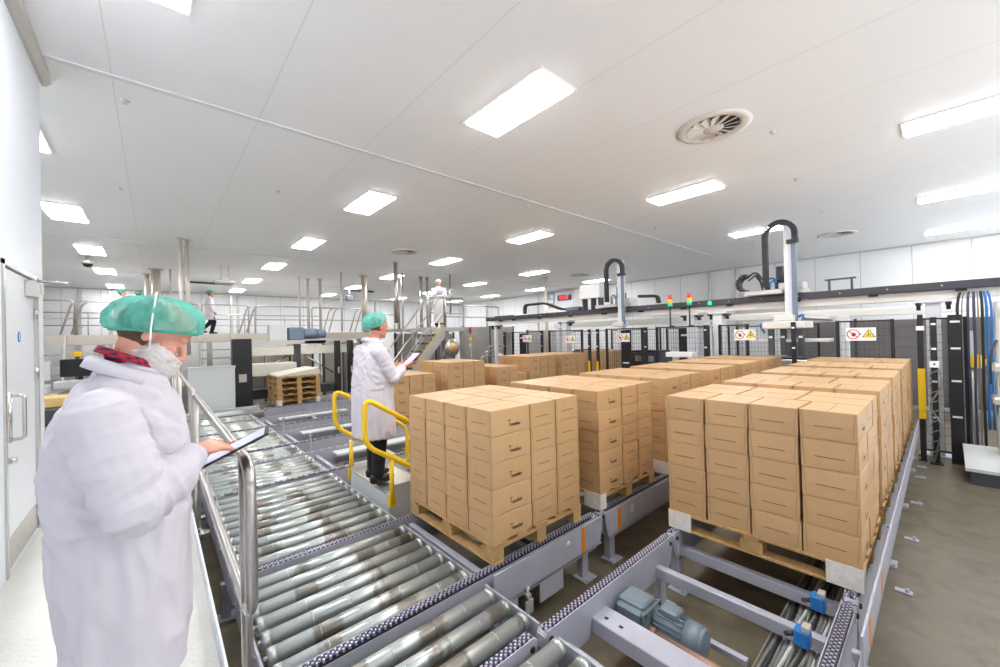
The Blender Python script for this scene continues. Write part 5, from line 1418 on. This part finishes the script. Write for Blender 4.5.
def person(label, loc, rz, headc, pitch, rings, arms, legs, vox=.004, cvox=.009, skin='skin', trousers='trouser', cap=None, capmat='net_teal',
           neck=None, wr=.006, detail=True, group=None, sleeve=(.082, .068, .052), hair=True, collar=None, yaw=0.0, bandmat='net_band'):
    t = thing('person', label, 'person', loc, rz, group)
    H = Matrix.Translation(V(headc)) @ Matrix.Rotation(yaw, 4, 'Z') @ Matrix.Rotation(pitch, 4, 'Y')
    b_ = MB()
    head(b_, H, detail)
    nb = V(neck or (headc[0]-.05, 0, headc[2]-.17))
    limb(b_, [(H @ V((-.018, 0, -.05)), .053), (nb, .058), (nb+V((-.02, 0, -.08)), .07)], 16)
    zs = rings[-3][0]
    hipz = .92
    limb(b_, [(nb+V((-.02, 0, -.08)), .08), (V((rings[4][1], 0, zs-.15)), .11), (V((0, 0, hipz)), .10)], 14)
    for s in (-1, 1):
        kn, an = legs[s]
        limb(b_, [(V((.0, s*.09, hipz)), .08), (V(kn), .055), (V(an), .04)], 12)
    for s in (-1, 1):
        a = arms[s]
        limb(b_, [(V((a[0][0], 0, a[0][2]-.02)), .08), (a[0], .05), (a[1], .042), (a[2], .028)], 12)
        hand(b_, *a[2:6], **(a[6] if len(a) > 6 else {}))
    fuse(b_, vox, 2 if vox < .006 else 1, 'body', skin, t)
    # clothing ---------------------------------------------------
    c_ = MB(); loft(c_, rings)
    sl_ = {}
    for s in (-1, 1):
        a = arms[s]; sh, el, wrp = V(a[0]), V(a[1]), V(a[2])
        end = el.lerp(wrp, .80)
        sl_[s] = MB() if detail else c_
        limb(sl_[s], [(sh.lerp(V((sh.x*.5+rings[-3][1]*.5, 0, sh.z)), .35), sleeve[0]*1.02), (sh, sleeve[0]), (sh.lerp(el, .55), (sleeve[0]+sleeve[1])*.5), (el, sleeve[1]), (el.lerp(wrp, .5)+V((0, 0, -.012)), (sleeve[1]+sleeve[2])*.53), (end, sleeve[2])], 16)
    elb = [V(arms[s][1]) for s in (-1, 1)]; shl = [V(arms[s][0]) for s in (-1, 1)]
    def disp(p, n):
        e = min((p-q).length for q in elb); g = min((p-q).length for q in shl)
        k = .55+1.2*math.exp(-(e/.16)**2)+.6*math.exp(-(g/.14)**2)
        q = V((p.x*8, p.y*8, p.z*(3.5 if p.z < 1.0 else 9)+p.x*4))
        w = noise.noise(q)*.9+(.55-abs(noise.noise(q*1.7+V((3, 1, 7))))*1.9)*.9+.3*noise.noise(q*4)
        if p.z < 1.0: w += 1.0*noise.noise(V((p.x*11, p.y*11, p.z*1.3)))+.6*(.5-abs(noise.noise(V((p.x*8, p.y*8, p.z*2+4))))*2)
        return wr*1.15*k*w
    def sdisp(p, n):
        # sleeves: folds run round the arm, bunched at elbow and armpit
        i = 0 if p.y < 0 else 1
        el, sh, wq = elb[i], shl[i], V(arms[-1 if i == 0 else 1][2])
        up = (sh-el).normalized(); fo = (wq-el).normalized()
        ax = up if (p-el).dot(up) > (p-el).dot(fo) else fo
        t_ = (p-el).dot(ax); e = abs(t_)
        side = p-el-ax*t_
        q = V((side.x*8, side.y*8, side.z*8))+ax*(t_*21)
        k = .45+.55*math.exp(-(e/.12)**2)+.35*math.exp(-((p-sh).length/.12)**2)
        w = (.5-abs(noise.noise(q))*1.9)*1.1+.5*noise.noise(q*.5+V((5, 2, 1)))+.7*(.5-abs(noise.noise(q*.6+V((1, 9, 4))))*2)
        return wr*.62*k*w
    coat = fuse(c_, cvox, 4 if detail else 1, 'lab_coat', 'coat', t, disp)
    if detail:
        for s in (-1, 1): fuse(sl_[s], cvox*.75, 3, 'coat_sleeve', 'coat', t, sdisp)
    p_ = MB()
    for s in (-1, 1):
        kn, an = legs[s]
        limb(p_, [(V((.0, s*.085, hipz)), .10), (V(kn), .078), (V(an)+V((0, 0, .03)), .066)], 14)
    fuse(p_, max(cvox, .01), 2, 'trousers', trousers, t)
    for s in (-1, 1):
        an = V(legs[s][1]); f = MB()
        f.ball((an.x+.055, an.y, an.z-.035), (.145, .048, .045)).ball((an.x-.02, an.y, an.z-.01), (.07, .046, .06))
        so = fuse(f, .008, 2, 'shoe', 'shoe', t)
    if collar:
        cz, cx, rx_, ry_, tl = collar; m_ = MB(); vs = []; seg = 48; prof = [(0.0, -.035), (.002, .008), (.008, .02), (.018, .012), (.032, -.022)]
        for k in range(seg+1):
            th = R(28)+(2*PI-R(56))*k/seg
            front = max(0, math.cos(th))
            for (o_, z) in prof:
                rr_ = 1+o_/ry_*(1+.5*front)
                x = cx+rx_*rr_*math.cos(th); y = ry_*rr_*math.sin(th)
                vs.append(V((x, y, cz+z*(1+.5*front)-(x-cx)*tl)))
        n = len(prof); fs = []
        for k in range(seg):
            for j in range(n-1): fs.append((k*n+j, (k+1)*n+j, (k+1)*n+j+1, k*n+j+1))
        m_._add(vs, fs, 0, True); co = m_.build('coat_collar', 'coat', t)
        so = co.modifiers.new('s', 'SOLIDIFY'); so.thickness = .005
    if hair:
        keep = lambda p: p.z > -.09 and not (p.x > .005 and p.z < .032)
        shell(H, (-.012, 0, .020), (.099, .080, .098), keep, 2, .002).build('hair', 'hair', t)
    if cap:
        mb, hem = cap_mesh(*cap); cp = mb.build('hair_net', capmat, t)
        MB().tube(hem, .0055 if detail else .01, 8, closed=True).build('elastic_band', bandmat, cp)
    if detail:
        for s in (-1, 1):
            MB().ball(H @ V((.0815, s*.031, -.006)), .0085, seg=12, ring=8).build('eye', 'eye', t)
            MB().tube([H @ V((.0905-.0006*abs(k-3), s*(.019+.004*k), -.0095-.0015*math.sin(PI*k/6))) for k in range(7)], .0019, 6).build('eyelash', 'hair', t)
            MB().tube([H @ V((.094-.003*k, s*(.014+.007*k), .022+.003*math.sin(PI*k/4))) for k in range(5)], [.003, .0042, .0042, .0035, .002], 6).build('eyebrow', 'hair', t)
    return t, H

# ---- bearded worker in front
rings1 = [(.50, .012, .152, .255), (.70, .014, .166, .25), (.887, .006, .172, .245), (1.0, .0, .178, .238), (1.14, -.004, .182, .225), (1.25, -.002, .172, .22),
          (1.33, .005, .155, .205), (1.40, .012, .118, .15), (1.455, .02, .085, .10), (1.49, .022, .068, .075)]
arms1 = {-1: ((-.04, -.215, 1.325), (.03, -.295, 1.09), (.195, -.115, 1.17), (.68, .72, -.05), (.1, .5, -.85), (-.6, .55, .55), dict(curl=.42, splay=2.6)),
         1: ((-.035, .205, 1.335), (.05, .28, 1.08), (.20, .22, 1.085), (.75, -.45, .12), (0, 0, 1), (.2, .8, 0), dict(curl=.35))}
legs1 = {-1: ((.02, -.10, .48), (.0, -.11, .085)), 1: ((.03, .10, .48), (.02, .11, .085))}
m1, H1 = person('bearded worker in white coat, teal hair net and beard net, tapping a tablet', (-.09, 1.85, .572), R(2), (.088, 0, 1.588), R(35), rings1, arms1, legs1,
                vox=.0032, cvox=.008, cap=((.092, 0, 1.592), .131, .112, .121, R(6), 3, .011, 128), neck=(.02, 0, 1.43), wr=.017, collar=(1.452, .022, .082, .088, .46), sleeve=(.094, .088, .053))
# plaid shirt collar
m_ = MB(); vs = []; seg = 40; prof = [(0.0, -.05), (-.004, .0), (.001, .030), (.010, .034), (.018, .012)]
for k in range(seg+1):
    th = R(16)+(2*PI-R(32))*k/seg
    for (o_, z) in prof:
        x = .026+(.068+o_)*math.cos(th); y = (.072+o_)*math.sin(th)
        vs.append(V((x, y, 1.478+z-(x-.026)*.45)))
n = len(prof)
m_._add(vs, [(k*n+j, (k+1)*n+j, (k+1)*n+j+1, k*n+j+1) for k in range(seg) for j in range(n-1)], 0, True)
o = m_.build('shirt_collar', 'plaid', m1); o['label'] = 'red and navy plaid shirt collar'
s_ = o.modifiers.new('s', 'SOLIDIFY'); s_.thickness = .003
shell(H1, (.040, 0, -.062), (.068, .066, .066), lambda p: p.z < -.028-.12*p.x and p.x > -.02, 4, .003).build('beard', 'beard', m1)
sn = shell(H1, (.052, 0, -.078), (.080, .080, .074), lambda p: p.z < -.018-.27*(p.x-.02) and p.x > -.018, 9, .0045, 150, 110).build('beard_net', 'net_white', m1)
pts = []
for k in range(25):
    a = PI*k/24; pts.append(V((.072+.024*math.sin(a), -.125*math.cos(a), 1.535+.196*math.sin(a)**.6)))
MB().tube(pts, .0028, 6).build('net_strap', 'sign_white', sn)
# coat details: front edge, breast seam
def tablet(label, A, u, w, L, W, parent=None, scr='screen'):
    A, u, w = V(A), V(u).normalized(), V(w); w = (w-u*w.dot(u)).normalized(); n = u.cross(w)
    rot = Matrix((u, w, n)).transposed()
    c = A+u*L/2+w*W/2
    t = thing('tablet', label, 'tablet', c); t.rotation_euler = rot.to_euler()
    MB().box(-L/2, L/2, -W/2, W/2, -.0045, .0045, c=.003).build('tablet_body', 'tablet_black', t)
    MB().box(-L/2+.016, L/2-.016, -W/2+.013, W/2-.013, .0045, .0052).build('screen', scr, t)
    MB().cyl((L/2-.008, 0, .0045), (L/2-.008, 0, .0053), .004, seg=10).build('home_button', 'dark_grey', t)
    return t
tablet('black tablet under the bearded worker hand, over the steel rail', (.112, 1.815, 1.655), (.213, -.045, .098), (.2, .98, .0), .245, .175)

# ---- second worker on the crossover
rings2 = [(.495, .0, .20, .25), (.70, -.005, .198, .245), (.90, -.01, .192, .238), (1.05, -.01, .185, .23), (1.18, -.01, .175, .225), (1.30, -.01, .16, .22),
          (1.39, -.008, .135, .195), (1.45, -.005, .10, .14), (1.50, .0, .076, .09), (1.53, .002, .066, .072)]
arms2 = {-1: ((-.03, -.20, 1.38), (.10, -.24, 1.12), (.31, -.10, 1.20), (.85, .25, .12), (0, .35, 1), (.2, -.2, 1), dict(curl=.5)),
         1: ((-.03, .20, 1.38), (.10, .25, 1.12), (.31, .10, 1.20), (.85, -.2, .15), (0, -.6, .8), (.2, .3, 1), dict(curl=.5))}
legs2 = {-1: ((.02, -.09, .5), (-.02, -.10, .085)), 1: ((.05, .10, .5), (.04, .11, .085))}
m2, H2 = person('worker in white coat and teal hair net standing on the crossover with a tablet', (1.73, 4.02, .602), R(4), (.075, 0, 1.655), R(10), rings2, arms2, legs2,
                vox=.005, cvox=.011, skin='skin_tan', trousers='trouser_black', cap=((.045, 0, 1.665), .128, .112, .135, R(-24), 7, .009), wr=.013, collar=(1.49, .002, .078, .084, .28), neck=(.015, 0, 1.50))
g = MB()
for s in (-1, 1): g.tube([H2 @ V((.105-.004*abs(k-3)*.5, s*(.012+.013*k/6*3), .0)) for k in range(7)], .004, 6).tube([H2 @ V((.098, s*.052, .0)), H2 @ V((0, s*.083, .003))], .0025, 6)
g.build('safety_glasses', 'glass', m2)
tablet('light tablet held up by the second worker', (2.09, 3.93, 1.80), (.75, .0, .62), (.0, 1, .0), .24, .17, scr='screen_pink')

# ---- workers far off
def far_person(label, loc, rz, arms, legs, hem=.55, headc=(.04, 0, 1.62), pitch=R(8), capm='net_green', skin='skin_tan', yaw=0):
    rings = [(hem, .0, .16, .23), (.80, .0, .16, .225), (1.0, .0, .155, .215), (1.15, .0, .155, .215), (1.25, .0, .15, .215), (1.34, .0, .14, .205),
             (1.40, .0, .115, .17), (1.45, .0, .085, .11), (1.49, .0, .07, .08), (1.51, .0, .066, .072)]
    return person(label, loc, rz, headc, pitch, rings, arms, legs, vox=.011, cvox=.018, skin=skin, trousers='trouser_black',
                  cap=((headc[0]-.02, 0, headc[2]+.02), .115, .10, .11, R(-14), 5, .004, 32), capmat=capm, bandmat=capm, wr=.004, detail=False, sleeve=(.078, .066, .052), yaw=yaw)
stand = {-1: ((.01, -.09, .5), (.0, -.10, .085)), 1: ((.01, .09, .5), (.0, .10, .085))}
hold = {-1: ((0, -.2, 1.38), (.04, -.25, 1.10), (.25, -.09, 1.18), (.7, .5, .1), (0, .6, .8), (0, -.2, 1)),
        1: ((0, .2, 1.38), (.04, .25, 1.10), (.25, .09, 1.18), (.7, -.5, .1), (0, -.6, .8), (0, .2, 1))}
hang = {-1: ((0, -.2, 1.38), (.0, -.25, 1.10), (.14, -.20, .88), (.5, .1, -.8), (0, 1, 0), (.8, 0, .3)),
        1: ((0, .2, 1.38), (-.02, .25, 1.10), (-.04, .24, .84), (.1, 0, -1), (0, -1, 0), (1, 0, 0))}
ob = (7.75, 12.1)
far_person('worker in white coat facing the camera, reading a tablet on the raised platform', (ob[0], ob[1], PZ+.002), math.atan2(-12.1, -7.75)+R(4), hold, stand, hem=.74, pitch=R(20), capm='net_pale')
ca = math.atan2(-12.1, -7.75)+R(4); dv = V((math.cos(ca), math.sin(ca), 0)); lv = V((-dv.y, dv.x, 0))
tablet('grey tablet held by the worker on the raised platform', V((ob[0], ob[1], PZ+1.18))+dv*.32-lv*.1, lv, dv*.6+V((0, 0, .8)), .22, .16)
wk_ = {-1: ((.14, -.08, .5), (.06, -.09, .10)), 1: ((.02, .09, .5), (-.28, .09, .16))}
far_person('worker in white coat and green hair net walking along the mezzanine', (1.62, 19.0, DZ+.002), R(-8), hang, wk_, hem=.62, pitch=R(6))
far_person('worker with green hair net looking sideways on the mezzanine', (-.93, 20.3, DZ+.002), R(-20), hang, stand)
far_person('worker with green hair net seen from behind over the bearded worker cap', (-.45, 20.4, DZ+.002), R(100), hang, stand)
# ================================================================ light, camera, colour
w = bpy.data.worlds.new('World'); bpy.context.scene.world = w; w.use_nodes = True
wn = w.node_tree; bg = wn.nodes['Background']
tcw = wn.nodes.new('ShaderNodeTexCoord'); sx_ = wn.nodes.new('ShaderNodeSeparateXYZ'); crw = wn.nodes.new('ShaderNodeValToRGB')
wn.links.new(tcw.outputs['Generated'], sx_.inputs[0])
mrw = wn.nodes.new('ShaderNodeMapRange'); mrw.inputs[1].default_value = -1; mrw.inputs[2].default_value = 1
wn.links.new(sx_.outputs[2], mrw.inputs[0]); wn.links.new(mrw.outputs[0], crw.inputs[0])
crw.color_ramp.elements[0].position = .46; crw.color_ramp.elements[0].color = (.93, .97, 1, 1)      # added fill from below, brightens the ceiling through the open sides
crw.color_ramp.elements[1].position = .52; crw.color_ramp.elements[1].color = (.12, .13, .14, 1)    # upper half kept dim so the added fill spares floor and tops
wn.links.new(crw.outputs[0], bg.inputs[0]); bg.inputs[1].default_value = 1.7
cam = bpy.data.cameras.new('camera'); co = bpy.data.objects.new('camera', cam); C.objects.link(co)
cam.sensor_width = 36; cam.sensor_fit = 'HORIZONTAL'; cam.lens = 390.95/1000*36; cam.clip_start = .05; cam.clip_end = 100
yw, pt, rl = R(41.4265), R(.3614), R(-1.3607)
F = V((math.sin(yw)*math.cos(pt), math.cos(yw)*math.cos(pt), math.sin(pt)))
r0 = V((math.cos(yw), -math.sin(yw), 0)); u0 = r0.cross(F)
rt = r0*math.cos(rl)+u0*math.sin(rl); up = -r0*math.sin(rl)+u0*math.cos(rl)
co.matrix_world = Matrix(((rt.x, up.x, -F.x, 0), (rt.y, up.y, -F.y, 0), (rt.z, up.z, -F.z, 2.12), (0, 0, 0, 1)))
sc_ = bpy.context.scene; sc_.camera = co
sc_.view_settings.view_transform = 'Standard'; sc_.view_settings.look = 'None'; sc_.view_settings.gamma = 1.0; sc_.view_settings.use_curve_mapping = False
sc_.view_settings.exposure = EXPOSURE
sc_.cycles.max_bounces = 8; sc_.cycles.diffuse_bounces = 5; sc_.cycles.transparent_max_bounces = 12
